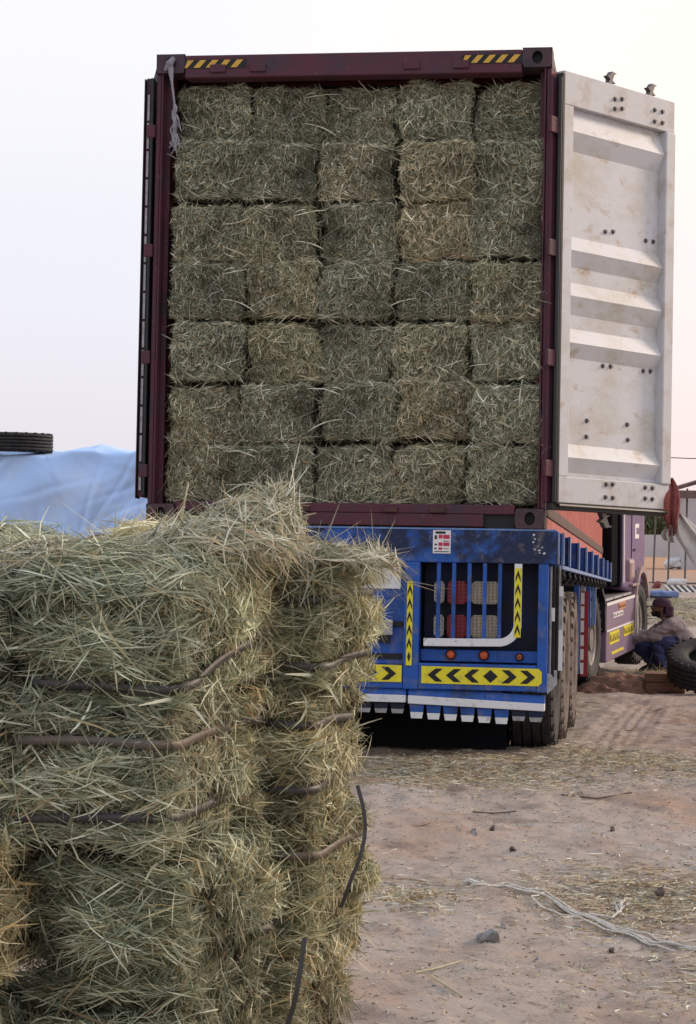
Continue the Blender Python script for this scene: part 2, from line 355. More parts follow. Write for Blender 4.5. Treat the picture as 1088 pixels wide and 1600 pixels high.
class Bale:
    """rounded, lumpy block; sizes are half extents"""
    def __init__(s, h, seed, r=.05, amp=.016, dents=(), bulge=.02, inset=0.0):
        s.inset = inset
        s.h = np.array(h); s.r = r; s.seed = seed; s.n1 = fourier(seed*7+1, 24, *((9, 26) if h[0] > .15 else (1.2/h[0], 5/h[0])), amp); s.n2 = fourier(seed*7+2, 30, 40, 120, amp*.45); s.d = dents; s.b = bulge
    def surf(s, p, inset=0.0):
        q = np.clip(p, -(s.h-s.r), s.h-s.r); n = norm(p-q)
        P = q + s.r*n
        o = s.n1(P*np.array([1, 1, 1.8])) + s.n2(P) + s.b*(np.prod(1-np.clip(np.abs(P/s.h), 0, 1)**4*.75, -1)-.4)
        for z in s.d: o = o - .038*np.exp(-((P[..., 2]-z+.010*np.sin(P[..., 0]*9+P[..., 1]*7+s.seed))/.030)**2)
        return P + n*(o-inset)[..., None], n
    def sample(s, rng, face, n, edge=0):
        ax, sg = FACES[face]; p = rng.uniform(-1, 1, (n, 3))
        if edge:   # crowd towards the top and bottom edges
            m = rng.random(n) < edge; p[m, 2] = np.sign(p[m, 2])*(1-np.abs(rng.normal(0, .10, m.sum())))
        p = p*s.h; p[:, ax] = sg*s.h[ax]
        return s.surf(p)
    def core(s, name, mats, res=22):
        Vs, Fs, o = [], [], 0
        g = np.linspace(-1, 1, res)
        for f, (ax, sg) in FACES.items():
            a, b = np.meshgrid(g, g); p = np.zeros((res*res, 3)); oth = [i for i in range(3) if i != ax]
            p[:, oth[0]] = a.ravel(); p[:, oth[1]] = b.ravel(); p[:, ax] = sg; p *= s.h
            V, _ = s.surf(p, s.inset)
            i = np.arange(res*res).reshape(res, res); F = np.stack([i[:-1, :-1], i[:-1, 1:], i[1:, 1:], i[1:, :-1]], -1).reshape(-1, 4)
            Vs.append(V); Fs.append(F+o); o += len(V)
        return np_mesh(name, np.concatenate(Vs), np.concatenate(Fs), mats)
def straw_layer(rng, bale, face, n, ang, spread, L, Wd, lift, tilt, weights, bend=.12, edge=0, seg=3):
    P, Nn = bale.sample(rng, face, n, edge)
    ax, sg = FACES[face]
    ref = {0: np.array([0, 1., 0]), 1: np.array([1., 0, 0]), 2: np.array([1., 0, 0])}[ax]
    t1 = norm(np.cross(np.cross(Nn, np.broadcast_to(ref, Nn.shape)), Nn)); t2 = np.cross(Nn, t1)
    a = rng.normal(ang, spread, n)[:, None]
    D = t1*np.cos(a) + t2*np.sin(a) + Nn*rng.normal(0, tilt, n)[:, None]
    ln = L*np.exp(rng.normal(0, .45, n)); ln = np.minimum(ln, L*1.7)
    lf = rng.uniform(lift[0], lift[1], n)
    for z in bale.d:      # straws are squeezed in under the straps
        nr = (np.abs(P[:, 2]-z) < (.040 if lift[1] > .01 else .028)) & (rng.random(n) < .92); lf[nr] = -.010; ln[nr] *= .55; D[nr] -= Nn[nr]*(D[nr]*Nn[nr]).sum(-1, keepdims=True)
    if bale.d:            # and tucked away along the top and bottom edges, so that bales part
        nr = (np.abs(P[:, 2]) > bale.h[2]-.034) & (rng.random(n) < .8) & (ax != 2); lf[nr] = np.minimum(lf[nr], -.006); ln[nr] *= .6
    C = P + Nn*lf[:, None]
    V, F, k = ribbons(rng, C, Nn, D, ln, Wd*np.exp(rng.normal(-.1, .38, n)), np.abs(rng.normal(0, bend*.7, n)), seg)
    zone = np.clip(1 + .9*bale.n1(P*.8)/.016*.16, .7, 1.3)[:, None]
    return V, F, np.repeat(palette(rng, n, weights)*zone, k, 0)

# foreground bales: three visible sides carry most of the straw
BW, BL, BH = .46, .62, .38
def fg_variant(seed, top=False, greener=False):
    rng = np.random.default_rng(seed)
    b = Bale((BW/2-.004, BL/2-.004, BH/2-.006), seed, r=.06, amp=.019, dents=(-.095, .095), bulge=.03, inset=.024)
    wf = GREEN; ws = TAN
    DEEP = [3, 2, 1, .3, .8, 1.5, 3, .1, .4]  # darker weights for inner straws, with the shade inside the bale in their colour
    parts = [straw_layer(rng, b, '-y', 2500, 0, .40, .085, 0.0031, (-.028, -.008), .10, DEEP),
             straw_layer(rng, b, '-y', 2025, 0, .36, .11, 0.0034, (-.010, .006), .12, wf, .14),
             straw_layer(rng, b, '-y', 756, 0, .60, .14, 0.0037, (0, .014), .20, PALE, .18, seg=4),
             straw_layer(rng, b, '-y', 175, .1, 1.1, .16, 0.0041, (.004, .024), .35, PALE, .14, seg=4),
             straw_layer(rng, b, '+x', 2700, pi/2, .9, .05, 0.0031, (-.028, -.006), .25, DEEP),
             straw_layer(rng, b, '+x', 2565, pi/2, 1.0, .055, 0.0034, (-.010, .008), .35, ws, .15),
             straw_layer(rng, b, '+x', 1080, pi/2, 1.2, .07, 0.0037, (0, .016), .5, PALE, .15),
             straw_layer(rng, b, '+x', 243, pi/2, 1.3, .11, 0.0038, (.004, .026), .5, PALE, .2, seg=5),
             straw_layer(rng, b, '+y', 1215, 0, .6, .10, 0.0037, (-.025, .008), .2, wf),
             straw_layer(rng, b, '-x', 2025, pi/2, .9, .07, 0.0033, (-.025, .008), .3, ws)]
    parts += [straw_layer(rng, b, '-y', 2970, 0, .9, .026, 0.0021, (-.016, .004), .3, TAN), straw_layer(rng, b, '+x', 2160, pi/2, 1.2, .022, 0.0021, (-.014, .006), .3, PALE)]
    if top:
        parts += [straw_layer(rng, b, '+z', 4590, 0, .40, .13, 0.0033, (-.025, .008), .07, PALE),
                  straw_layer(rng, b, '+z', 675, 0, .7, .18, 0.0037, (0, .016), .12, PALE, .15, seg=5)]
    else: parts += [straw_layer(rng, b, '+z', 945, 0, .7, .10, 0.0033, (-.005, .01), .2, GREEN)]
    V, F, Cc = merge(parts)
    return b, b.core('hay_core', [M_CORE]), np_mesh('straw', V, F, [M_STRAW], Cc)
def strap_mesh(b, z, seed):
    """flat taut band round the bale, sagging a little on the long sides"""
    hx, hy, r = b.h[0]+.003, b.h[1]+.003, .10; path = []
    for cx, cy, a0 in ((hx-r, hy-r, 0), (-hx+r, hy-r, 90), (-hx+r, -hy+r, 180), (hx-r, -hy+r, 270)):
        for q in range(7): a = radians(a0+15*q); path.append((cx+r*cos(a), cy+r*sin(a), cos(a), sin(a)))
    full = []
    for (x, y, c, s_), (x2, y2, c2, s2) in zip(path, path[1:]+path[:1]):
        k = 8 if math.hypot(x2-x, y2-y) > .08 else 1
        for q in range(k):
            t = q/k; pull = -.012*sin(pi*t); full.append((x+(x2-x)*t+c*pull, y+(y2-y)*t+s_*pull, c, s_))
    path = full; V = []; F = []; n = len(path)
    for (x, y, c, s_) in path:
        zc = z + .010*sin(x*5+seed*1.3) + .008*sin(y*6+seed)
        for o, w in ((.0012, -.0115), (.0012, .0115), (0, .0115), (0, -.0115)): V.append((x+c*o, y+s_*o, zc+w))
    for i in range(n):
        j = (i+1) % n
        for q in range(4): F.append((i*4+q, i*4+(q+1) % 4, j*4+(q+1) % 4, j*4+q))
    return np_mesh('strap', np.array(V), np.array(F), [M['strap' if seed % 3 else 'strapt']])
FGV = [fg_variant(11), fg_variant(12), fg_variant(13), fg_variant(14, top=True), fg_variant(15, top=True)]
FGS = [[strap_mesh(v[0], -.095, 2*i+1), strap_mesh(v[0], .095, 2*i+2)] for i, v in enumerate(FGV)]
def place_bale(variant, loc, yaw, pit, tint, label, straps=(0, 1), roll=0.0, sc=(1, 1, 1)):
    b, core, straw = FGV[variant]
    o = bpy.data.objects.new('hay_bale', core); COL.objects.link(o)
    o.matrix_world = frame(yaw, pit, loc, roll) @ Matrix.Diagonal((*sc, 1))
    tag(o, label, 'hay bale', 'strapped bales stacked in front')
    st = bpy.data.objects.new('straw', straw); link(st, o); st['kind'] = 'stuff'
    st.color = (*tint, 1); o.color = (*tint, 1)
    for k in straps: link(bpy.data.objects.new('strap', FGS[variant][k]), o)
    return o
YW = radians(14); RX, RY = Vector((cos(YW), -sin(YW), 0)), Vector((sin(YW), cos(YW), 0))
def col_pos(corner, dx=0, dy=0, z=0):
    """corner = near right-hand vertical edge of a column; returns a bale centre"""
    return Vector((corner[0], corner[1], 0)) - RX*(BW/2+dx) + RY*(BL/2+dy) + Vector((0, 0, z))
C1, C2, C3, C0 = (-.405, 5.20), (-.255, 5.84), (-.085, 6.02), (-.88, 5.27)
Z0 = -.02
def zz(k): return Z0 + .195 + .386*k
LAY = ['bottom layer', 'second layer from the ground', 'third layer from the ground', 'top layer']
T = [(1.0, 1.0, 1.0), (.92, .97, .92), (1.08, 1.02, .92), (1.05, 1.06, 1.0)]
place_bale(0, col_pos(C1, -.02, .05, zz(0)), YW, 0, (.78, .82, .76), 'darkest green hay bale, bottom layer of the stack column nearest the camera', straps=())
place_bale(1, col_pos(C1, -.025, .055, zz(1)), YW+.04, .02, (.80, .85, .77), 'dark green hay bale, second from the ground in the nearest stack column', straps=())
place_bale(2, col_pos(C1, .025, -.02, zz(2)), YW-.02, 0, (.94, .98, .92), 'strapped hay bale directly under the top bale of the nearest column')
place_bale(3, col_pos(C1, -.01, .0, zz(3)-.005), YW+.03, radians(10), (1.04, 1.12, 1.05), 'pale topped hay bale on top of the nearest stack column', roll=radians(-1.5), straps=(0,))
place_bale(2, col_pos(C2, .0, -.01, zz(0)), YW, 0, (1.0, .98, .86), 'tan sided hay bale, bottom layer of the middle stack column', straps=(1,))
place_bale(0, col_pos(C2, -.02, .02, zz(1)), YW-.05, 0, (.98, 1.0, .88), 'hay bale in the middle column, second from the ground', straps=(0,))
place_bale(1, col_pos(C2, .0, .0, zz(2)+.01), YW+.03, 0, (1.05, 1.03, .89), 'hay bale in the middle column under its topmost bale', straps=(1,))
place_bale(4, col_pos(C2, -.01, -.02, zz(3)+.06), YW, radians(3), (1.15, 1.10, .95), 'highest hay bale, topmost of the middle column below the loose tuft', roll=radians(3), straps=())
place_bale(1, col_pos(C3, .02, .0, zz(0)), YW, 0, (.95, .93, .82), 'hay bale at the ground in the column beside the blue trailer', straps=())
place_bale(2, col_pos(C3, -.01, .02, zz(1)), YW+.04, 0, (1.0, 1.0, .85), 'hay bale with hanging dark strap in column beside the blue trailer', straps=(1,))
place_bale(0, col_pos(C3, .01, -.01, zz(2)-.01), YW-.03, 0, (1.02, 1.02, .90), 'hay bale second from the top in the column beside the trailer', straps=(0, 1))
place_bale(3, col_pos(C3, -.035, .0, zz(3)-.01), YW+.02, radians(2), (1.04, 1.08, .97), 'overhanging top hay bale of the column beside the blue trailer', roll=radians(2), straps=(0, 1))
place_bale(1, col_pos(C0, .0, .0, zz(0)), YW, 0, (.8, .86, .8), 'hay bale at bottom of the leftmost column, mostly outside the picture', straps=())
place_bale(2, col_pos(C0, -.055, -.16, zz(1)+.06), YW-.1, 0, (1.30, 1.15, .90), 'bright tan bale end poking in at the left picture edge', straps=())
place_bale(0, col_pos(C0, .01, -.03, zz(2)+.03), YW+.02, 0, (.98, 1.0, .92), 'hay bale under the top bale of the leftmost column')
place_bale(4, col_pos(C0, .0, .02, zz(3)-.005), YW+.05, radians(10), (1.04, 1.12, 1.05), 'top hay bale of the leftmost column, cut by the picture edge', roll=radians(-2), straps=(0,))

def loose(name, label, seed, spots, n, L, Wd, weights, z_from=None, cat='loose hay', tilt=.13, face=.8):
    """spots: (x, y, z, rx, ry, rz, share) ellipsoid heaps of loose straws"""
    rng = np.random.default_rng(seed); parts = []; tot = sum(s[6] for s in spots)
    for (x, y, z, rx, ry, rz, sh) in spots:
        k = int(n*sh/tot); u = rng.normal(size=(k, 3)); u[:, 2] = np.abs(u[:, 2]); u = norm(u)
        rad = rng.uniform(.2, 1.0, k)**.4
        P = np.array([x, y, z]) + u*np.array([rx, ry, rz])*rad[:, None]
        Nn = norm(u/np.array([rx, ry, rz])); a = rng.uniform(0, 2*pi, k)
        t1 = norm(np.cross(Nn, np.array([.1, 1, .05]))); t2 = np.cross(Nn, t1); a = rng.normal(0, .8, k)
        D = t1*np.cos(a)[:, None] + t2*np.sin(a)[:, None] + Nn*rng.normal(0, tilt, k)[:, None]
        V, F, q = ribbons(rng, P, Nn, D, L*np.exp(rng.normal(0, .4, k)), Wd*rng.uniform(.6, 1.3, k), np.abs(rng.normal(0, .18, k)), 4, face)
        parts.append((V, F, np.repeat(palette(rng, k, weights), q, 0)))
    V, F, Cc = merge(parts)
    o = bpy.data.objects.new(name, np_mesh(name, V, F, [M_STRAW], Cc)); link(o); tag(o, label, cat, kind='stuff'); return o
loose('loose_hay', 'loose pale hay heaped over the tops of the front stack', 31,
      [(-.72, 5.62, 1.47, .45, .30, .085, 3.2), (-.36, 5.66, 1.53, .22, .26, .08, 1.6), (-.26, 5.85, 1.58, .15, .20, .10, 1.2), (-.20, 5.90, 1.63, .05, .08, .075, .35), (-.02, 6.2, 1.50, .18, .25, .05, 1.0)],
      5200, .125, .0046, PALE)
def long_straws(name, label, seed, items, cat='straw stalks'):
    """single long stalks: polyline points and width"""
    mb = MB()
    for pts, w in items: mb.tube(pts, [w*.5]*(len(pts)-1)+[w*.25], 5)
    me = mb.build(name, 'strawpale'); tag(me, label, cat, kind='stuff'); return me
mat('strawpale', (.50, .46, .32), .6, var=(.36, .34, .2), scale=30); M['strawpale'] = MATS['strawpale']
rs = random.Random(5)
it = []
for (x, y, z, dx, dz, w) in [(-.465, 5.6, 1.50, .035, .21, .007), (-.75, 5.6, 1.47, .0, .12, .005), (-.69, 5.6, 1.50, -.004, .09, .005), (-.80, 5.65, 1.5, .06, .07, .004),
                          (-.62, 5.5, 1.52, .15, .05, .005), (-.86, 5.6, 1.5, -.05, .09, .004), (-.22, 5.9, 1.63, .02, .09, .006), (-.26, 5.85, 1.62, -.09, .05, .007), (-.18, 5.9, 1.62, .09, .02, .005),
                          (-.52, 5.5, 1.5, -.06, .10, .004), (.02, 6.0, 1.46, .07, .03, .005), (.05, 6.05, 1.40, .06, -.03, .005), (.04, 6.05, 1.44, .03, .06, .004), (.03, 6.1, .94, .10, -.005, .005), (.02, 6.1, 1.02, .09, .03, .004),
                          (.02, 6.1, 1.2, .07, -.04, .004), (-.3, 5.7, 1.6, .04, .07, .004), (-.58, 5.55, 1.5, .03, .1, .004), (.02, 6.1, 1.5, .02, .05, .004), (.03, 6.2, .75, .08, .02, .004)]:
    it.append(([(x, y, z), (x+dx*.5+rs.uniform(-.01, .01), y+.02, z+dz*.55), (x+dx, y+.03, z+dz)], w))
long_straws('straw_stalk', 'single long straws sticking out of the front stack', 5, it)

def strap_strip(name, label, pts, w, m='strap', nrm=(0, -1, 0)):
    """flat packing strap along a polyline"""
    pts = [Vector(p) for p in pts]; V = []; n = Vector(nrm)
    for _ in range(2):
        q = [pts[0]]
        for a, b in zip(pts, pts[1:]): q += [a.lerp(b, .25), a.lerp(b, .75)]
        pts = q+[pts[-1]]
    for i, p in enumerate(pts):
        d = (pts[min(i+1, len(pts)-1)]-pts[max(i-1, 0)]).normalized(); s_ = d.cross(n).normalized(); nn = s_.cross(d)
        for a, b in ((-1, 0), (1, 0), (1, 1), (-1, 1)): V.append(p + s_*w*.5*a + nn*.002*b)
    mb = MB(); F = [(i*4+q, i*4+(q+1) % 4, i*4+4+(q+1) % 4, i*4+4+q) for i in range(len(pts)-1) for q in range(4)] + [(0, 1, 2, 3), tuple(len(V)-4+k for k in range(4))]
    o = mb.add(V, F).build(name, m); tag(o, label, 'strap'); return o
strap_strip('loose_strap', 'dark loose strap end hanging down the side of the stack beside the dirt', [(.040, 5.93, .875), (.060, 5.92, .81), (.066, 5.92, .74), (.050, 5.91, .67), (.025, 5.91, .61), (.012, 5.92, .565), (.0, 5.95, .53)], .011, nrm=(.2, -1, 0))
strap_strip('loose_strap', 'dark loose strap hanging low between the two rear stack columns', [(-.10, 5.90, .45), (-.108, 5.88, .38), (-.115, 5.87, .33), (-.125, 5.87, .27), (-.15, 5.88, .19)], .014, nrm=(.1, -1, 0))

# ------------------------------------------------------------------ container
TC = Vector((1.173, 12.51, EYE+.226)); CM = frame(radians(8.62), radians(-.726), TC)
CW, CH, CL = 2.438, 2.896, 12.192
cont = empty('shipping_container', CM)
tag(cont, 'dark red high cube shipping container with both rear doors open', 'container')
def corner_casting(u0, w0):
    # box with an oval hole modelled as a ring of faces around a dark recess
    u1, w1 = u0+.178, w0+.118; mb = MB(); cu, cw = (u0+u1)/2, (w0+w1)/2; n = 20
    ring = [(cu+.032*cos(2*pi*k/n), cw+.040*sin(2*pi*k/n)) for k in range(n)]
    outer = []
    for k in range(n):
        a = 2*pi*k/n; c, s_ = cos(a), sin(a); q = 1/max(abs(c)/.089, abs(s_)/.059); outer.append((cu+c*q, cw+s_*q))
    V = [(x, -.008, z) for x, z in outer] + [(x, -.008, z) for x, z in ring] + [(x, .045, z) for x, z in ring]
    Fs = []
    for k in range(n):
        j = (k+1) % n; Fs += [(k, j, n+j, n+k), (n+k, n+j, 2*n+j, 2*n+k)]
    V += [(u0, .17, w0), (u1, .17, w0), (u1, .17, w1), (u0, .17, w1), (u0, -.008, w0), (u1, -.008, w0), (u1, -.008, w1), (u0, -.008, w1)]
    b = 3*n; Fs += [(b, b+1, b+2, b+3), (b, b+4, b+5, b+1), (b+1, b+5, b+6, b+2), (b+2, b+6, b+7, b+3), (b+3, b+7, b+4, b)]
    mb.add(V, Fs); c = mb.build('corner_casting', 'casting', cont)
    box('casting_hole', (cu-.05, .046, cw-.05), (cu+.05, .06, cw+.05), 'black', c, 0)
    return c
corner_casting(-CW, CH-.118); corner_casting(-.178, CH-.118); corner_casting(-CW, 0); corner_casting(-.178, 0)
# posts (J-section: outer web + inner return), header, sill
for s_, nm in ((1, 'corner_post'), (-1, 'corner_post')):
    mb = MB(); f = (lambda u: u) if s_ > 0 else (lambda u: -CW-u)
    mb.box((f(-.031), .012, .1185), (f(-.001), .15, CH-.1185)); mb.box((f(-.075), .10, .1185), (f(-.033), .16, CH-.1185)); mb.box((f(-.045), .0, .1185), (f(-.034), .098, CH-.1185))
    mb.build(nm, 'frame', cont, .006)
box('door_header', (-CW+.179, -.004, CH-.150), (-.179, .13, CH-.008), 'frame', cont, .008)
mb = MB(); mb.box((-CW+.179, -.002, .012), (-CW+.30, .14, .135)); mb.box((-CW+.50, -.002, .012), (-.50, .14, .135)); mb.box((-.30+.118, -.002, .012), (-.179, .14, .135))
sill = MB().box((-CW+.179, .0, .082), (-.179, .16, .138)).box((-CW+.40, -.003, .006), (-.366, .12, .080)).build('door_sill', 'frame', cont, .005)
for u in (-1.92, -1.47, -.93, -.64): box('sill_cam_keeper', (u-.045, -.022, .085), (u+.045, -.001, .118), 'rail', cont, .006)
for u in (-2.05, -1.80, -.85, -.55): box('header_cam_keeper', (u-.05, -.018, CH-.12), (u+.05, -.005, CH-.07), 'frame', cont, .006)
box('forklift_pocket', (-.365, .03, .0), (-.18, .04, .081), 'black', cont, 0)
box('forklift_pocket', (-CW+.18, .03, .0), (-CW+.40, .04, .081), 'black', cont, 0)
# corrugated sides, roof, rails, floor
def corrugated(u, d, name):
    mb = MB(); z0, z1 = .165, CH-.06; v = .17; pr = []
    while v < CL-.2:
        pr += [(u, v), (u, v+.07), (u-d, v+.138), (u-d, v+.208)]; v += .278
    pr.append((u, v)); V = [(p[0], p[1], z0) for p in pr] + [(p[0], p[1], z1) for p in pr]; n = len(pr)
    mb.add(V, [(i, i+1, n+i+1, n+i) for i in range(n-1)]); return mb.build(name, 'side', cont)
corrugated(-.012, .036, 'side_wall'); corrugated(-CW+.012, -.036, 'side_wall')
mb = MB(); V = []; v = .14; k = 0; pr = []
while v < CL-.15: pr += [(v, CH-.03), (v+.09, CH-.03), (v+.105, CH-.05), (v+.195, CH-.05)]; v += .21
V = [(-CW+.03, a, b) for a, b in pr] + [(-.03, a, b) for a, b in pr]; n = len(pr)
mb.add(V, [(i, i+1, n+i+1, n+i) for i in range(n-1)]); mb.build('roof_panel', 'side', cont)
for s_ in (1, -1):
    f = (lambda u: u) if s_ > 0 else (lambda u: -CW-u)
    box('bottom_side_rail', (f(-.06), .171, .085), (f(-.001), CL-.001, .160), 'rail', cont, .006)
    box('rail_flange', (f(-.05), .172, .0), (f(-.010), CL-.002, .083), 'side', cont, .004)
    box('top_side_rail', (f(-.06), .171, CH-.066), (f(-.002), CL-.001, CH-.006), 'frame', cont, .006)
box('floor_panel', (-CW+.07, .17, .10), (-.07, CL-.05, .13), 'wood', cont, 0)
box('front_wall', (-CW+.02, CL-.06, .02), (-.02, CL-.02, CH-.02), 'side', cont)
# hazard stripes on the header
def hazard(u0, u1, w0, w1):
    st = box('hazard_sticker', (u0, -.0075, w0), (u1, -.0055, w1), 'black', cont, 0); k = 5; p = (u1-u0)/k*1.0
    h = w1-w0
    for i in range(k):
        a = u0+i*p*1.0; w_ = p*.5; sh = h*.75
        poly = [(a-.02, w0+.004), (a-.02+w_, w0+.004), (a-.02+w_+sh, w1-.004), (a-.02+sh, w1-.004)]
        poly = [(min(max(x, u0+.003), u1-.003), z) for x, z in poly]
        if abs(poly[1][0]-poly[0][0]) < .01 and abs(poly[2][0]-poly[3][0]) < .01: continue
        MB().prism(poly, -.0095, -.0078).build('stripe', 'amberst', st)
hazard(-2.262, -1.874, CH-.092, CH-.037); hazard(-.546, -.174, CH-.092, CH-.037)

# right-hand door, swung out past square
HG = Vector((.045, -.01, 0)); DA = radians(36.8)
DMl = Matrix(((sin(DA), cos(DA), 0, HG.x), (cos(DA), -sin(DA), 0, HG.y), (0, 0, 1, 0), (0, 0, 0, 1)))   # x along leaf, y = inside face, z up
DW = 1.15; Z0D, Z1D = .16, 2.765
prof = [(2.56, -.046), (2.545, -.046), (2.41, -.002), (2.30, -.046), (1.78, -.046), (1.69, -.002), (1.594, -.046), (1.50, -.046), (1.413, -.002), (1.304, -.046), (1.22, -.046), (1.13, -.002), (1.042, -.046), (.52, -.046), (.436, -.002), (.347, -.046), (.32, -.046)]
mb = MB(); x0, x1 = .142, 1.052
V = [(x0, d, z) for z, d in prof] + [(x1, d, z) for z, d in prof]; n = len(prof)
mb.add(V, [(i, i+1, n+i+1, n+i) for i in range(n-1)]); V2 = [(x0, d-.004, z) for z, d in prof] + [(x1, d-.004, z) for z, d in prof]
mb.add(V2, [(i, n+i, n+i+1, i+1) for i in range(n-1)])
def child_local(o, m): o.matrix_local = m; return o
door = child_local(mb.build('door', 'doorw', cont), DMl)
door['label'] = 'white inner face of the open door with horizontal ribs and dirt stains'
MB().box((.05, -.076, 2.561), (DW, .0, Z1D)).build('top_rail', 'doorr', door, .005)
MB().box((.05, -.076, Z0D), (DW, .0, .319)).build('bottom_rail', 'doorr', door, .005)
MB().box((.05, -.076, .3195), (.1415, .0, 2.5605)).build('hinge_stile', 'doorw', door, .005)
MB().box((1.0525, -.076, .3195), (DW, .012, 2.5605)).build('lock_stile', 'doorr', door, .008)
# rubber gaskets round the edge, two lips, and the red outer edge
MB().box((.022, -.045, Z0D-.01), (.049, .010, Z1D-.02)).build('gasket', 'gasket', door, .006)
MB().box((-.020, -.058, Z0D), (.0215, -.030, Z1D-.04)).build('outer_edge', 'frame', door, .004)
MB().tube([(.006, .004, Z0D), (.006, .004, Z1D-.05)], .013, 8).build('gasket', 'gasket', door)
MB().box((.0, -.05, Z0D-.045), (DW-.01, -.004, Z0D-.002)).build('bottom_gasket', 'gasket', door, .006)
MB().tube([(.05, .004, Z0D-.018), (DW-.03, .004, Z0D-.018)], .012, 8).build('gasket', 'gasket', door)
bolts = [(.535, 2.675), (.605, 2.687), (.537, 2.615), (.606, 2.628), (.938, 2.678), (1.017, 2.68), (.939, 2.605), (1.019, 2.61), (.506, .29), (.569, .293), (.501, .211), (.571, .21), (.896, .289), (.969, .289), (.898, .221), (.97, .22)]
bolts2 = [(.517, 1.853), (.593, 1.863), (.924, 1.851), (1.00, 1.855), (.513, 1.022), (.589, 1.025), (.918, 1.026), (.99, 1.03), (.366, .673), (.763, .677), (.362, .575), (.772, .582)]
bm0 = None
for L_, d in ((bolts, .0), (bolts2, -.046)):
    for (x, z) in L_:
        if bm0 is None:
            bo = MB().lathe([(0, .016), (.004, .016), (.004, .010), (.014, .010), (.014, .0)], 6, 'y').build('bolt', 'bolt', door); bm0 = bo
        else: bo = copy_part(bm0, door)
        bo.location = (x, d, z)
cam_poly = [(-.05, -.02), (.02, -.02), (.025, .01), (.075, .005), (.03, .028), (.06, .075), (.10, .085), (.02, .095), (-.015, .06), (-.055, .055), (-.01, .03)]
for x in (.525, .934): MB().prism([(x+a*.62, Z1D+.012+b*.8) for a, b in cam_poly], -.06, -.025).build('lock_cam', 'bolt', door)
MB().prism([(.529+a*.8, Z0D-.05-b*.9) for a, b in cam_poly], -.06, -.025).build('lock_cam', 'bolt', door)
for x in (.525, .934): MB().tube([(x, -.105, Z0D-.04), (x, -.105, Z1D+.01)], .016, 8).build('lock_rod', 'steel', door)
MB().box((.02, -.084, Z0D), (DW, -.078, Z1D)).build('outer_skin', 'side', door)
for w in (.36, 1.02, 1.68, 2.42): MB().box((-.075, -.02, w-.05), (.03, .005, w+.05)).build('hinge', 'frame', door, .006)
# left-hand door, folded back along the side
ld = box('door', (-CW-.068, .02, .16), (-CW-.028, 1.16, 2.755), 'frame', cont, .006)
ld['label'] = 'door folded back flat along the far side of the container'
MB().box((-CW-.074, -.002, .15), (-CW-.0685, .10, 2.745)).build('gasket', 'gasket', ld)
MB().box((-CW-.032, -.004, .17), (-CW-.016, .05, 2.75)).build('gasket', 'gasket', ld)
z = .20
while z < 2.66:
    z2 = min(z+.16, 2.70); MB().box((-CW-.054, .004, z), (-CW-.040, .0195, z2)).build('retainer_strip', 'steel', ld); z = z2+.016
for w in (.32, 1.02, 1.68, 2.42): MB().box((-CW-.052, -.006, w-.04), (-CW-.001, .022, w+.04)).build('hinge', 'frame', ld, .005)
for v in (.45, .80): MB().tube([(-CW-.09, v, .14), (-CW-.09, v, 2.78)], .016, 8).build('lock_rod', 'steel', ld)
MB().prism([(-CW-.085, 2.75), (-CW-.05, 2.75), (-CW-.06, 2.80)], .3, .33).build('lock_cam', 'bolt', ld)
MB().prism([(-CW-.05, 2.75), (-CW-.005, 2.75), (-CW-.028, 2.83)], .10, .13).build('lock_cam', 'bolt', ld)
# frayed rag and cord knotted to the upper corner
def cl(u, v, w): return CM @ Vector((u, v, w))
rg = empty('frayed_rag', Matrix.Translation(cl(-2.36, -.02, 2.2))); tag(rg, 'frayed grey rag and cord hanging from the upper corner of the container', 'rag')
IM = rg.matrix_world.inverted()
def rl(*p): return tuple(IM @ cl(*p))
rr = random.Random(3)
MB().tube([rl(-2.35, -.012, 2.86), rl(-2.345, -.02, 2.80), rl(-2.335, -.02, 2.72), rl(-2.318, -.02, 2.60), rl(-2.308, -.02, 2.45), rl(-2.312, -.02, 2.32)], [.012, .02, .008, .007, .014, .006], 7).build('cord', 'rag', rg)
MB().tube([rl(-2.38, -.02, 2.79), rl(-2.352, -.028, 2.83), rl(-2.325, -.02, 2.87)], [.008, .024, .014], 7).build('knot', 'rag', rg)
for k in range(16):
    a = rr.uniform(2.36, 2.58); u = -2.312+rr.uniform(-.012, .016)
    MB().tube([rl(u, -.022, a), rl(u+rr.uniform(-.03, .02), -.03, a-.03), rl(u+rr.uniform(-.035, .03), -.028, a-rr.uniform(.05, .12))], [.007, .006, .003], 5).build('thread', 'rag', rg)

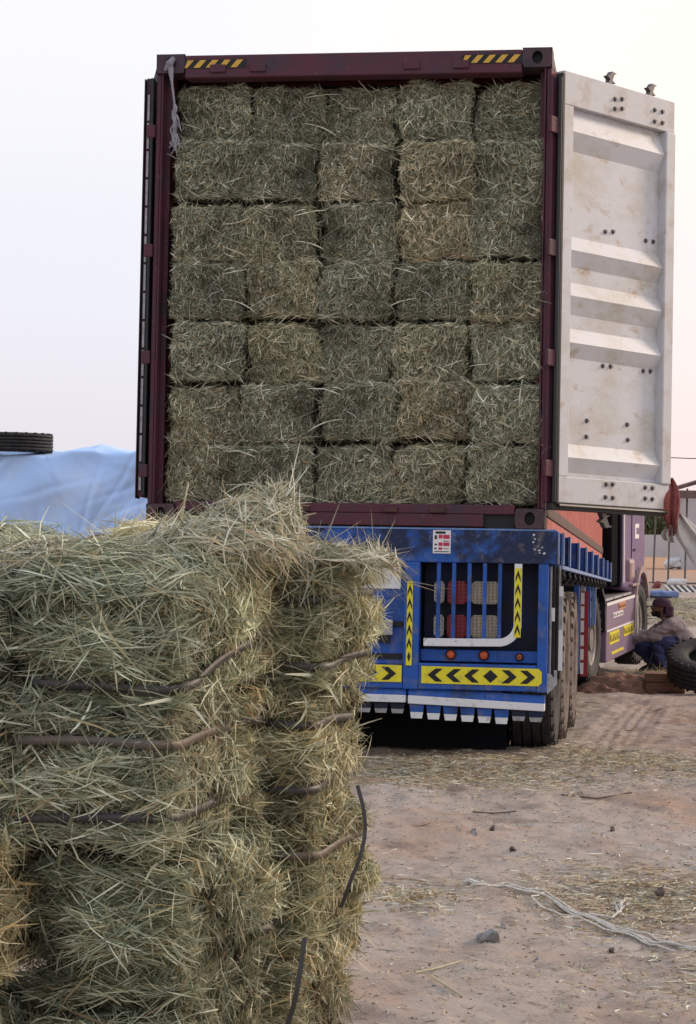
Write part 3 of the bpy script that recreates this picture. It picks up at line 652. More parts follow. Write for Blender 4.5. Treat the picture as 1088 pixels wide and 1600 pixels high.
# ------------------------------------------------------------------ bales in the container
def cont_variant(seed, horiz=False):
    rng = np.random.default_rng(seed)
    b = Bale((.240, .20, .189), seed, r=.085, amp=.015, bulge=.045, inset=.014)
    a = 0 if horiz else pi/2
    parts = [straw_layer(rng, b, '-y', 2900, a, .7, .036, .0036, (-.016, -.002), .15, [3, 2.4, 1.4, .3, .5, .8, 2, .1, .2]),
             straw_layer(rng, b, '-y', 1900, a, .9, .040, .0038, (-.004, .007), .3, GREEN, .14),
             straw_layer(rng, b, '-y', 560, a, 1.2, .045, .0042, (.0, .012), .35, PALE, .15),
             straw_layer(rng, b, '-y', 240, 0, .55, .085, .0046, (.0, .018), .3, PALE, .2, edge=1),
             straw_layer(rng, b, '-y', 18, .5, 1.2, .15, .005, (.008, .026), .4, PALE, .22, seg=5)]
    V_, F_, C_ = straw_layer(rng, b, '+x', 150, 0, 1.0, .09, .005, (.0, .014), .3, GREEN, .2); parts.append((V_, F_, C_))
    for f in ('+z', '+x', '-x', '-z'):
        parts.append(straw_layer(rng, b, f, 260, 0, .9, .07, .005, (-.006, .004), .2, GREEN))
    V, F, Cc = merge(parts)
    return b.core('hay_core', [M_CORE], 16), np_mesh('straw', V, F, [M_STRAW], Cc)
CV = [cont_variant(s, s == 46) for s in range(41, 48)]
ROW = ['top row', 'second row', 'third row', 'fourth row', 'fifth row', 'sixth row', 'bottom row']
CN = ['leftmost', 'second from left', 'middle', 'second from right', 'rightmost']
rb = random.Random(8)
TINT = {(1, 3): (1.08, .98, .84), (2, 3): (1.16, 1.02, .86), (3, 1): (1.08, 1.02, .86), (4, 1): (1.14, 1.08, .86), (1, 2): (1.16, 1.10, 1.0), (5, 3): (1.05, .95, .80), (5, 0): (1.05, 1.0, .9), (2, 1): (1.07, 1.03, .88), (4, 3): (1.08, 1.06, .94), (3, 4): (1.10, 1.06, .92), (2, 0): (1.05, 1.04, .94), (6, 0): (1.05, 1.0, .86), (6, 3): (1.08, 1.02, .9)}
for i in range(7):
    for j in range(5):
        core, straw = CV[5 if (i, j) == (0, 4) else rb.choice([0, 1, 2, 3, 4, 6])]
        u = -2.325 + .2325 + .462*j + (rb.uniform(-.035, .035) if 0 < j < 4 else rb.uniform(-.01, .01)); w = 2.735 - .188 - .3715*i + rb.uniform(-.005, .005) + .012*sin(i*2.3+j*.8)*(0 if i in (0, 6) else 1)
        v = .235 + rb.uniform(-.018, .03) + (.12 if i == 0 else 0)
        o = bpy.data.objects.new('hay_bale', core); COL.objects.link(o)
        o.matrix_world = CM @ Matrix.Translation((u, v, w)) @ Matrix.Rotation(rb.uniform(-.03, .03), 4, 'Y') @ Matrix.Rotation(rb.uniform(-.05, .05), 4, 'Z') @ Matrix.Diagonal((rb.choice((-1, 1))*1.0, 1, rb.choice((-1, 1)), 1))
        t = tuple(1+(q-1)*.6 for q in TINT[(i, j)]) if (i, j) in TINT else tuple(q*k_ for q, k_ in zip((.96, .98, .95), [rb.uniform(.88, 1.04)]*3))
        tone = 'tan' if t[0] > 1.02 else 'grey green'
        tag(o, f'{tone} hay bale in the container, {ROW[i]}, {CN[j]}', 'hay bale', 'bales filling the container')
        st = bpy.data.objects.new('straw', straw); link(st, o); st['kind'] = 'stuff'; st.color = (*t, 1)

# ------------------------------------------------------------------ trailer
trl = empty('flatbed_trailer', CM)
tag(trl, 'blue flatbed trailer with chevron plates and barred tail lamps under the container', 'trailer')
UC = -CW/2
def mir(u): return 2*UC-u
box('rear_beam', (-2.52, .004, -.211), (.082, .25, -.012), 'blued', trl, .006)
MB().box((-2.50, .0, -.014), (.07, .03, -.0035)).build('beam_lip', 'bluel', trl)
# outriggers down the side
for k, v in enumerate((.30, 1.18, 2.65, 4.13, 5.58, 7.1, 8.75, 10.25, 11.8)):
    for s_ in (1, -1):
        f = (lambda u: u) if s_ > 0 else mir
        p = box('outrigger', (f(-.30), v, -.205), (f(.088), v+.03, -.018), 'blue', trl, .003)
        MB().box((f(.0885), v-.02, -.209), (f(.104), v+.08, -.014)).build('flange', 'bluel', p, .002)
        MB().box((f(-.28), v-.02, -.2115), (f(.086), v+.07, -.2055)).build('foot_flange', 'bluel', p)
for s_ in (1, -1):
    f = (lambda u: u) if s_ > 0 else mir
    box('side_rail', (f(.04), .26, -.236), (f(.10), 12.0, -.2125), 'bluel', trl, .003)
    for k in range(12):
        v = .7+k*.85
        MB().tube([(f(.07), v, -.237), (f(.085), v-.02, -.28), (f(.06), v-.03, -.31), (f(.04), v, -.27)], .017, 6).build('strap_winch', 'chass', trl)
    box('main_beam', (f(-.80), .30, -.55), (f(-.66), 12.0, -.02), 'chass', trl, .004)
for v in (1.9, 3.4, 5, 6.6, 8.2, 9.8): box('cross_member', (mir(-.66)+.001, v, -.35), (-.661, v+.1, -.08), 'chass', trl)
box('headboard', (-CW-.02, 12.24, -.3), (.0, 12.34, 1.45), 'navy', trl)
box('headboard_post', (-.01, 12.12, -.25), (.06, 12.235, 1.5), 'blue', trl)
# right lamp bay
def lamp(u0, u1, w0, w1, m, rows, cols, nm):
    mb = MB(); r = .022; pl = []
    for cx, cz, a0 in ((u1-r, w1-r, 0), (u0+r, w1-r, 90), (u0+r, w0+r, 180), (u1-r, w0+r, 270)):
        for q in range(4): a = radians(a0+q*30); pl.append((cx+r*cos(a), cz+r*sin(a)))
    mb.prism(pl, .072, .105); o = mb.build(nm, m, trl, .004)
    for i in range(rows):
        for j in range(cols):
            cx = u0+(j+.5)*(u1-u0)/cols; cz = w0+(i+.5)*(w1-w0)/rows
            MB().lathe([(.0705, .0), (.068, .004), (.0725, .0065)], 8, 'y', (cx, 0, cz)).build('lens', 'lensd' if m != 'lampr' else 'lampr', o)
    return o
box('lamp_bay_back', (-.735, .20, -.815), (-.002, .21, -.2115), 'navy', trl)
box('lamp_bay_shelf', (-.738, .07, -.805), (-.012, .199, -.735), 'blue', trl, .004)
for w0 in (-.457, -.660):
    lamp(-.662, -.600, w0, w0+.135, 'lampw', 6, 3, 'reverse_lamp'); lamp(-.582, -.465, w0-.004, w0+.137, 'lampr', 6, 5, 'brake_lamp'); lamp(-.436, -.272, w0, w0+.137, 'lampa', 7, 7, 'indicator_lamp')
    box('lamp_mount', (-.67, .106, w0+.04), (-.26, .199, w0+.09), 'chass', trl)
for u in (-.629, -.537, -.444, -.352, -.261): box('lamp_guard_bar', (u-.012, .006, -.668), (u+.012, .026, -.212), 'blue', trl, .004)
# white bent rail: straight, quarter bend, up to the chevron strip
pts = [(-.712, -.690), (-.60, -.689), (-.45, -.687), (-.30, -.684)] + [(-.265+.115*sin(a), -.570-.114*cos(a)) for a in [radians(x) for x in range(8, 91, 8)]]
V = []; Fs = []
for i, (a, b) in enumerate(pts):
    a0, b0 = pts[max(i-1, 0)]; a1, b1 = pts[min(i+1, len(pts)-1)]; d = Vector((a1-a0, b1-b0)).normalized(); nn = Vector((-d.y, d.x))*.0235
    V += [(a-nn.x, -.012, b-nn.y), (a+nn.x, -.012, b+nn.y), (a+nn.x, .004, b+nn.y), (a-nn.x, .004, b-nn.y)]
for i in range(len(pts)-1): Fs += [(i*4+q, i*4+(q+1) % 4, i*4+4+(q+1) % 4, i*4+4+q) for q in range(4)]
Fs += [(0, 1, 2, 3), tuple(len(V)-4+q for q in range(4))]
MB().add(V, Fs).build('bent_rail', 'white', trl, .003)
box('bent_rail_upright', (-.174, -.008, -.58), (-.128, .003, -.2115), 'white', trl, .003)
def chevrons(o, cu, cw, length, width, n, vert, centre=None, flip=False, y=-.02):
    """black arrow shapes along a plate: up-pointing, or out from a diamond"""
    st = length/n; h = width*.38
    for i in range(n):
        p = -length/2+(i+.5)*st; a = st*.42
        if vert:
            if centre is not None and i == centre: poly = [(0, a*.9), (h*.7, 0), (0, -a*.9), (-h*.7, 0)]
            else: poly = [(0, a), (h, -a*.35), (h, -a*1.1), (0, a*.1), (-h, -a*1.1), (-h, -a*.35)]
            poly = [(cu+x, cw+p+z) for x, z in poly]
        else:
            if i == centre: poly = [(a*.95, 0), (0, h), (-a*.95, 0), (0, -h)]
            else:
                s_ = (1 if i > centre else -1)
                poly = [(s_*a*1.02, 0), (-s_*a*.0, h), (-s_*a*.95, h), (s_*a*.05, 0), (-s_*a*.95, -h), (-s_*a*.0, -h)]
            poly = [(cu+p+x, cw+z) for x, z in poly]
        MB().prism(poly, y-.0022, y-.0006).build('arrow_mark', 'black', o)
def plate(nm, u0, u1, w0, w1, y, rnd=0):
    q = MB().prism([(u0, w0), (u1-rnd, w0), (u1, w0+rnd), (u1, w1-rnd), (u1-rnd, w1), (u0, w1)], y, y+.006).build(nm, 'yellow', trl); return q
y1 = plate('chevron_strip', -.171, -.131, -.650, -.238, -.0145); chevrons(y1, -.151, -.444, .40, .040, 5, True, y=-.0145)
box('bay_post', (-.835, .002, -.975), (-.742, .10, -.2115), 'blue', trl, .006)
y2 = plate('chevron_strip', -.817, -.782, -.832, -.327, -.0045); chevrons(y2, -.7995, -.58, .48, .038, 6, True, centre=0, y=-.0045)
box('rear_cross_panel', (mir(.03), .004, -.975), (.03-.062, .10, -.8155), 'blue', trl, .006) if False else None
box('lower_panel', (-.7415, .004, -.972), (-.0325, .10, -.8155), 'blue', trl, .006)
y3 = plate('chevron_plate', -.722, -.002, -.937, -.834, -.0025, .02); chevrons(y3, -.362, -.8855, .66, .103, 6, False, centre=3, y=-.0025)
box('bay_end_post', (-.032, .002, -.975), (.028, .20, -.2115), 'blue', trl, .006)
box('centre_panel', (mir(-.836), .06, -.83), (-.836, .09, -.2115), 'blue', trl, .004)
box('centre_lower_panel', (mir(-.836), .004, -.972), (-.836, .10, -.832), 'blue', trl, .006)
y4 = plate('chevron_plate', -1.55, -.842, -.934, -.832, -.0025); chevrons(y4, -1.196, -.883, .66, .103, 6, False, centre=2, y=-.0025)
box('bay_post', (mir(-.742), .002, -.975), (mir(-.835), .10, -.2115), 'blue', trl, .006)
box('lower_panel', (mir(.03), .004, -.972), (mir(-.7415), .10, -.2115), 'blue', trl, .006)
box('number_plate', (-1.20, .045, -.375), (-.862, .058, -.235), 'white', trl, .003)
o = box('work_lamp', (-1.00, .015, -.655), (-.905, .05, -.560), 'lampw', trl, .006)
for i in range(4):
    for j in range(4): MB().lathe([(.012, 0), (.010, .006), (.0155, .010)], 8, 'y', (-.988+.024*j+.004, 0, -.643+.022*i+.003)).build('lens', 'lampw', o)
box('work_lamp_bracket', (-.99, .03, -.70), (-.92, .055, -.657), 'chass', trl); box('work_lamp_arm', (-.904, .035, -.60), (-.842, .055, -.57), 'chass', trl)
box('panel_slot', (-1.10, .055, -.80), (-.85, .0595, -.765), 'black', trl, 0)
def round_lamp(u, w, r, m):
    o = MB().lathe([(.068, 0), (.04, .0), (.042, r*.35), (.046, r*.8), (.055, r*.98), (.068, r)], 18, 'y', (u, 0, w)).build('marker_lamp', m, trl)
    MB().lathe([(.068, r*1.02), (.05, r*1.05), (.05, r*1.25), (.068, r*1.25)], 18, 'y', (u, 0, w)).build('bezel', 'chass', o)
    for k in range(8): MB().lathe([(.0435, 0), (.039, .003), (.0445, .005)], 6, 'y', (u+r*.55*cos(k*pi/4), 0, w+r*.55*sin(k*pi/4))).build('lens', 'orange', o)
round_lamp(-.553, -.763, .026, 'lampo'); round_lamp(-.354, -.763, .026, 'lampo'); round_lamp(-.140, -.768, .020, 'lampr')
# warning label with red blocks
lb = box('warning_label', (-.667, -.0015, -.157), (-.560, .003, -.018), 'lwhite', trl, 0)
for (a, b, c, d, m) in ((.062, .100, .088, .112, 'lred'), (.062, .100, .045, .066, 'lred'), (.034, .058, .045, .066, 'lred'), (.034, .058, .090, .112, 'lred'), (.034, .056, .022, .036, 'lred'), (.01, .098, .008, .013, 'black'),
                        (.010, .024, .085, .108, 'black'), (.010, .026, .050, .058, 'black'), (.010, .022, .024, .034, 'black'), (.015, .075, .118, .132, 'black'), (.062, .098, .072, .076, 'black'), (.062, .095, .028, .031, 'black')):
    MB().box((-.667+a, -.0028, -.157+c), (-.667+b, -.0016, -.157+d)).build('print_block', m, lb)
# scuffed flakes of paint on the beam end
rp = random.Random(9)
for k in range(12):
    u = -.055+rp.uniform(-.02, .06); w = -.06+rp.uniform(-.09, .03); r = rp.uniform(.003, .008)
    MB().prism([(u+r*rp.uniform(.5, 1.3)*cos(a), w+r*rp.uniform(.5, 1.3)*sin(a)) for a in [q*pi/3 for q in range(6)]], .0015, .0036).build('paint_flake', 'white', trl)
# underrun bumper: blue bar, white stripe, hanging teeth
def bumper(u0, u1, w0, w1, dark):
    # w0/w1: height of stripe top at the ends
    f = lambda u: w0+(u-u0)/(u1-u0)*(w1-w0)
    b = MB().add([(u0, .03, f(u0)+.045), (u1, .03, f(u1)+.045), (u1, .01, f(u1)-.0), (u0, .01, f(u0)-.0), (u0, .10, f(u0)+.045), (u1, .10, f(u1)+.045), (u1, .10, f(u1)), (u0, .10, f(u0))],
             [(0, 1, 2, 3), (4, 5, 6, 7), (0, 1, 5, 4), (3, 2, 6, 7), (0, 3, 7, 4), (1, 2, 6, 5)]).build('underrun_bumper', 'blue', trl)
    MB().add([(u0, -.006, f(u0)-.001), (u1, -.006, f(u1)-.001), (u1, -.006, f(u1)-.045), (u0, -.006, f(u0)-.05), (u0, .09, f(u0)-.001), (u1, .09, f(u1)-.001), (u1, .09, f(u1)-.045), (u0, .09, f(u0)-.05)],
             [(0, 1, 2, 3), (4, 5, 6, 7), (0, 1, 5, 4), (3, 2, 6, 7), (0, 3, 7, 4), (1, 2, 6, 5)]).build('white_stripe', 'white', b, .003)
    n = int(round((u1-u0)/.1015)); st = (u1-u0)/n
    for i in range(n):
        c = u0+(i+.5)*st; t = f(c)-.052; dk = i in dark; h = .085 if not dk else .06; hw = .045; y = .02
        o = MB().prism([(c-hw, t), (c+hw, t), (c+hw-.007, t-h*.55), (c-hw+.007, t-h*.55)], y, y+.012).build('bumper_tooth', 'navy' if dk else 'blue', b)
        MB().prism([(c-hw+.006, t-h*.55-.001), (c+hw-.006, t-h*.55-.001), (c+hw-.013, t-h), (c-hw+.013, t-h)], y-.001, y+.012).build('tooth_tip', 'steel' if dk else 'white', b)
bumper(-.800, .016, -1.010, -1.040, (6, 7)); bumper(-1.62, -.815, -1.006, -1.010, (5, 6, 7)); bumper(mir(.016), mir(-.800), -1.03, -1.008, ())
# side bracket, mudguard strips
MB().prism([(.0305, -.985), (.088, -.925), (.088, -.84), (.070, -.84), (.070, -.89), (.050, -.86), (.0305, -.86)], .006, .014).build('side_bracket', 'steel', trl)
for (u, v, w0, w1, m, wd) in ((.042, .05, -.86, -.222, 'steel', .010), (.058, .08, -.875, -.222, 'chass', .018), (.075, .12, -.88, -.222, 'chass', .014), (.088, .14, -.62, -.222, 'steel', .008)):
    box('mud_flap_strip', (u-wd/2, v, w0), (u+wd/2, v+.02, w1), m, trl, .002)
for s_ in (1, -1):
    f = (lambda u: u) if s_ > 0 else mir
    box('underside_dark_sheet', (f(-1.21), .55, -1.36), (f(-.245), .565, -.60), 'flatblk', trl)  # black sheets added to imitate the deep shade under the trailer
box('mud_flap', (.034, .16, -.90), (.098, .18, -.2365), 'chass', trl)
lbm = box('side_label', (.088, .118, -.845), (.112, .126, -.34), 'lwhite', trl, 0)
MB().box((.089, .1155, -.60), (.110, .1178, -.40)).build('print_block', 'steel', lbm)
box('side_label', (.046, .072, -.55), (.066, .078, -.47), 'lwhite', trl, 0)
# side guard posts further on, with the red and white strip
for v, m in ((4.9, 'blue'), (6.2, 'steel'), (7.6, 'blue'), (9.2, 'bluel')):
    box('side_guard_post', (-.03, v, -1.05 if v < 7 else -.70), (.015, v+.06, -.237), m, trl, .004)
rw = box('reflector_strip', (.012, 5.4, -1.08), (.075, 5.42, -.36), 'redst', trl, 0)
for i in range(6): MB().box((.0125, 5.394, -1.06+i*.118), (.040, 5.3985, -.98+i*.118+random.random()*.03)).build('white_block', 'lwhite', rw)
box('light_block_panel', (mir(.03), 4.4, -1.12), (mir(.0), 10.4, -.24), 'chass', trl)  # made-up panel, added on the left to cut light under the trailer
for u in (-.55, mir(-.55)): box('landing_leg', (u-.06, 9.3, -1.30), (u+.06, 9.42, -.2), 'chass', trl, .005)
# tyres
def tyre_mesh(R, w, r_in, ribs=5, name='tyre', m='rub', n=56):
    pr = []; hw = w/2
    pr += [(-hw*.72, r_in), (-hw*.98, r_in+.05), (-hw*1.06, (R+r_in)/2), (-hw*1.02, R-.06), (-hw*.92, R-.018)]
    tw = hw*.9
    for i in range(ribs):
        a = -tw+2*tw*i/ribs; b = -tw+2*tw*(i+1)/ribs; g = .006
        pr += [(a+g, R-.014), (a+g, R), (b-g, R), (b-g, R-.014)]
    pr += [(hw*.92, R-.018), (hw*1.02, R-.06), (hw*1.06, (R+r_in)/2), (hw*.98, r_in+.05), (hw*.72, r_in)]
    pr2 = pr + [(hw*.55, r_in+.02), (0, R-.06), (-hw*.55, r_in+.02)]
    mb = MB().lathe(pr2, n, 'x', closed=True)
    # shoulder lugs
    for k in range(n//2):
        a = 2*pi*k/(n//2)
        for s_ in (-1, 1):
            c, q = cos(a), sin(a); x = s_*hw*.965; V = []
            for dx, dr, da in ((-.012, -.055, -.02), (.012, -.055, -.02), (.012, -.055, .02), (-.012, -.055, .02), (-.010, -.006, -.018), (.010, -.006, -.018), (.010, -.006, .018), (-.010, -.006, .018)):
                rr_ = R+dr; V.append((x+dx, rr_*cos(a+da), rr_*sin(a+da)))
            mb.add(V, [(0, 3, 2, 1), (4, 5, 6, 7), (0, 1, 5, 4), (1, 2, 6, 5), (2, 3, 7, 6), (3, 0, 4, 7)])
    return mb
def wheel(parent, u, v, w, side, m, R=.52, wd=.245, steer=0.0):
    o = tyre_mesh(R, wd, .29, 4).build('wheel', m, parent); o.location = (u, v, w); o.rotation_euler = (random.random()*6, 0, steer)
    s_ = side
    MB().lathe([(s_*.085, .292), (s_*.10, .285), (s_*.09, .25), (s_*.02, .20), (s_*.02, .13), (s_*.10, .12), (s_*.10, .0)], 28, 'x').build('rim', 'rim', o)
    return o
random.seed(4)
first = {}
for v in (1.02, 2.33, 3.64):
    for s_ in (1, -1):
        f = (lambda u: u) if s_ > 0 else mir
        wheel(trl, f(-.098), v, -.888, s_, 'rub' if v < 2 else 'rubd', wd=.27); wheel(trl, f(-.40), v, -.888, s_, 'rub')
    MB().tube([(mir(-.3), v, -.885), (-.3, v, -.885)], .07, 12).build('axle', 'chass', trl)
    box('spring_hanger', (-.80, v-.5, -.80), (-.70, v+.5, -.56), 'chass', trl); box('spring_hanger', (mir(-.70), v-.5, -.80), (mir(-.80), v+.5, -.56), 'chass', trl)

# ------------------------------------------------------------------ tractor unit
KM = frame(radians(16.5), radians(2.2), (1.616, 23.57, .215))
tru = empty('tractor_unit', KM); tag(tru, 'purple tractor unit angled away ahead of the blue trailer', 'truck')
box('chassis_rail', (.28, -1.0, .55), (.42, 3.6, .85), 'chass', tru); box('chassis_rail', (-.42, -1.0, .55), (-.28, 3.6, .85), 'chass', tru)
box('fifth_wheel', (-.45, -.4, .86), (.45, .5, 1.02), 'chass', tru, .02)
cab = MB()
cp = [(1.72, .98), (1.72, 2.9), (1.85, 3.1), (3.1, 3.1), (3.42, 2.2), (3.46, 1.5), (3.46, .8), (3.2, .8)]
cab.prism(cp, -1.22, 1.22, 'x'); cabo = cab.build('cab', 'purple', tru, .04)
MB().box((1.2205, 2.35, 1.15), (1.232, 3.22, 2.7)).build('door', 'purple', cabo, .01)
MB().prism([(2.42, 1.95), (3.15, 1.95), (3.05, 2.6), (2.42, 2.6)], 1.2325, 1.236, 'x').build('side_window', 'glass', cabo)
MB().box((1.2325, 2.42, 1.40), (1.245, 2.58, 1.43)).build('handle', 'chass', cabo)
MB().box((1.2205, 1.70, 1.05), (1.236, 1.745, 2.9)).build('edge_trim', 'lwhite', cabo)
cmk = [(.0, .0), (.26, 0), (.26, .05), (.07, .05), (.07, .13), (.26, .13), (.26, .18), (0, .18)]
MB().prism([(2.55+a*1.2, 1.55+b) for a, b in cmk], 1.2325, 1.236, 'x').build('door_emblem', 'lwhite', cabo)
MB().prism([(2.0, 1.85), (2.6, 1.85), (2.5, 2.02), (2.1, 2.04)], 1.237, 1.242, 'x').build('door_graphic', 'mauve', cabo)
box('air_stack', (.62, 1.22, 1.02), (1.17, 1.66, 3.0), 'flatblk', tru, .03)
box('dark_back_sheet', (-1.2, 1.69, 1.0), (1.19, 1.7185, 2.9), 'flatblk', cabo, 0)  # black sheet added over the purple cab back so the gap reads dark
box('exhaust_pipe', (.40, 1.22, 1.02), (.58, 1.45, 2.9), 'flatblk', tru, .03)
tank = MB(); tank.box((.72, .42, .20), (1.25, 2.55, .86)); tank = tank.build('side_box', 'mauve', tru, .02)
MB().box((1.2505, .42, .545), (1.256, 2.55, .565)).build('moulding', 'lwhite', tank); MB().box((1.2505, .40, .84), (1.258, 2.55, .875)).build('moulding', 'lwhite', tank)
for (t0, t1, z0, z1, m) in ((.60, 1.28, .39, .53, 'yellow'), (1.62, 2.35, .42, .54, 'yellow'), (.84, 1.55, .68, .74, 'lwhite'), (1.25, 1.72, .755, .83, 'orange'), (.75, 1.6, .27, .30, 'yellow')):
    p = MB().box((1.2505, t0, z0), (1.257, t1, z1)).build('number_label' if m == 'yellow' else 'name_label', m, tank)
    k = 6; st = (t1-t0)/k
    if z1-z0 > .05:
        for i in range(k):
            c = t0+(i+.5)*st; h = z1-z0
            MB().box((1.2573, c-st*.3, z0+h*.2), (1.2585, c-st*.08, z1-h*.2)).build('print_block', 'black', tank); MB().box((1.2573, c+st*.05, z0+h*.2), (1.2585, c+st*.28, z0+h*(.45 if i % 2 else .7))).build('print_block', 'black', tank)
for t0 in (.44, 1.1, 1.78): box('deck_plate', (.2, t0, .88), (1.22, t0+.62, .91), 'steel', tru, .006)
box('step', (1.0, 2.2, .98), (1.27, 2.75, 1.01), 'fend', tru, .006)
box('flap', (1.0, 2.58, .25), (1.27, 2.64, .86), 'greyc', tru, .01)
# fender: arch band over the front wheel
FA = 2.98
V = []; Fs = []; arc = [radians(a) for a in range(-5, 171, 16)]
for a in arc:
    y, z = FA-.62*cos(a), .53+.68*sin(a)
    for u in (.86, 1.275): V += [(u, y, z), (u, FA-.555*cos(a), .53+.60*sin(a))]
for i in range(len(arc)-1):
    b = i*4; Fs += [(b, b+2, b+6, b+4), (b+1, b+5, b+7, b+3), (b+2, b+3, b+7, b+6), (b, b+4, b+5, b+1)]
MB().add(V, Fs).build('front_fender', 'fend', tru)
box('fender_side', (1.0, 2.0, 1.05), (1.272, 2.36, 1.32), 'fend', tru, .05)
wheel(tru, 1.10, FA, .50, 1, 'rub', wd=.26, steer=-.08); wheel(tru, -1.10, FA, .50, -1, 'rub', wd=.26)
for u, s_ in ((1.08, 1), (.78, 1), (-1.08, -1), (-.78, -1)): wheel(tru, u, -.15, .50, s_, 'rub')
MB().prism([(-.75, .55), (-.72, .95), (-.45, 1.10), (.15, 1.10), (.40, .92), (.42, .55), (.38, .55), (.36, .90), (.13, 1.06), (-.43, 1.06), (-.68, .93), (-.71, .55)], .66, 1.24, 'x').build('rear_mudguard', 'chass', tru)
MB().tube([(1.25, 3.2, 2.4), (1.42, 3.3, 2.4), (1.42, 3.3, 2.0)], .015, 6).build('mirror_arm', 'chass', tru); box('mirror', (1.36, 3.28, 1.9), (1.50, 3.33, 2.3), 'chass', tru, .02)

# ------------------------------------------------------------------ soil heap, block, loose tyre
def blob(name, cx, cy, rx, ry, h, seed, m, res=44):
    nz = fourier(seed, 30, 3, 20, .05); nz2 = fourier(seed+1, 40, 25, 70, .018)
    g = np.linspace(-1, 1, res); a, b = np.meshgrid(g, g); P = np.stack([cx+a.ravel()*rx, cy+b.ravel()*ry, 0*a.ravel()], -1)
    r = np.sqrt(a.ravel()**2+b.ravel()**2); e_ = np.clip(1-r**1.6, 0, 1); z = gz(P[:, 0], P[:, 1]) - .03 + (h+.03)*e_*(1+nz(P)*3) + nz2(P)*np.clip(e_*6, 0, 1)
    P[:, 2] = z; i = np.arange(res*res).reshape(res, res); F = np.stack([i[:-1, :-1], i[:-1, 1:], i[1:, 1:], i[1:, :-1]], -1).reshape(-1, 4)
    me = np_mesh(name, P, F, [M[m]]); me.polygons.foreach_set('use_smooth', [True]*len(me.polygons)); o = bpy.data.objects.new(name, me); link(o); return o
tag(blob('soil_heap', 3.0, 22.9, .62, .75, .17, 71, 'soil'), 'low heap of freshly dug reddish soil beside the trailer wheels', 'soil heap')
tag(blob('soil_heap', 3.75, 24.2, .55, .5, .06, 75, 'soil'), 'small flat patch of reddish soil in front of the squatting person', 'soil heap')
wb = empty('wooden_block', Matrix.Translation((3.40, 22.55, gz1(3.4, 22.55))) @ Matrix.Rotation(radians(-10), 4, 'Z')); tag(wb, 'short brown wooden block wedged under the loose tyre', 'wood block')
box('plank', (-.17, -.25, .0), (.25, .25, .10), 'wood', wb, .012); box('plank', (-.18, -.24, .102), (.24, .24, .20), 'wood', wb, .012)
ty = tyre_mesh(.50, .27, .27, 5, n=64).build('loose_tyre', 'rub', None, 0, True); 
ty.matrix_world = Matrix.Translation((3.86, 21.95, gz1(3.86, 21.95)+.30)) @ Matrix.Rotation(radians(19), 4, 'X') @ Matrix.Rotation(radians(-5), 4, 'Y') @ Matrix.Rotation(radians(90), 4, 'Y')
tag(ty, 'loose black truck tyre lying tilted on the dirt beside the squatting person', 'tyre')

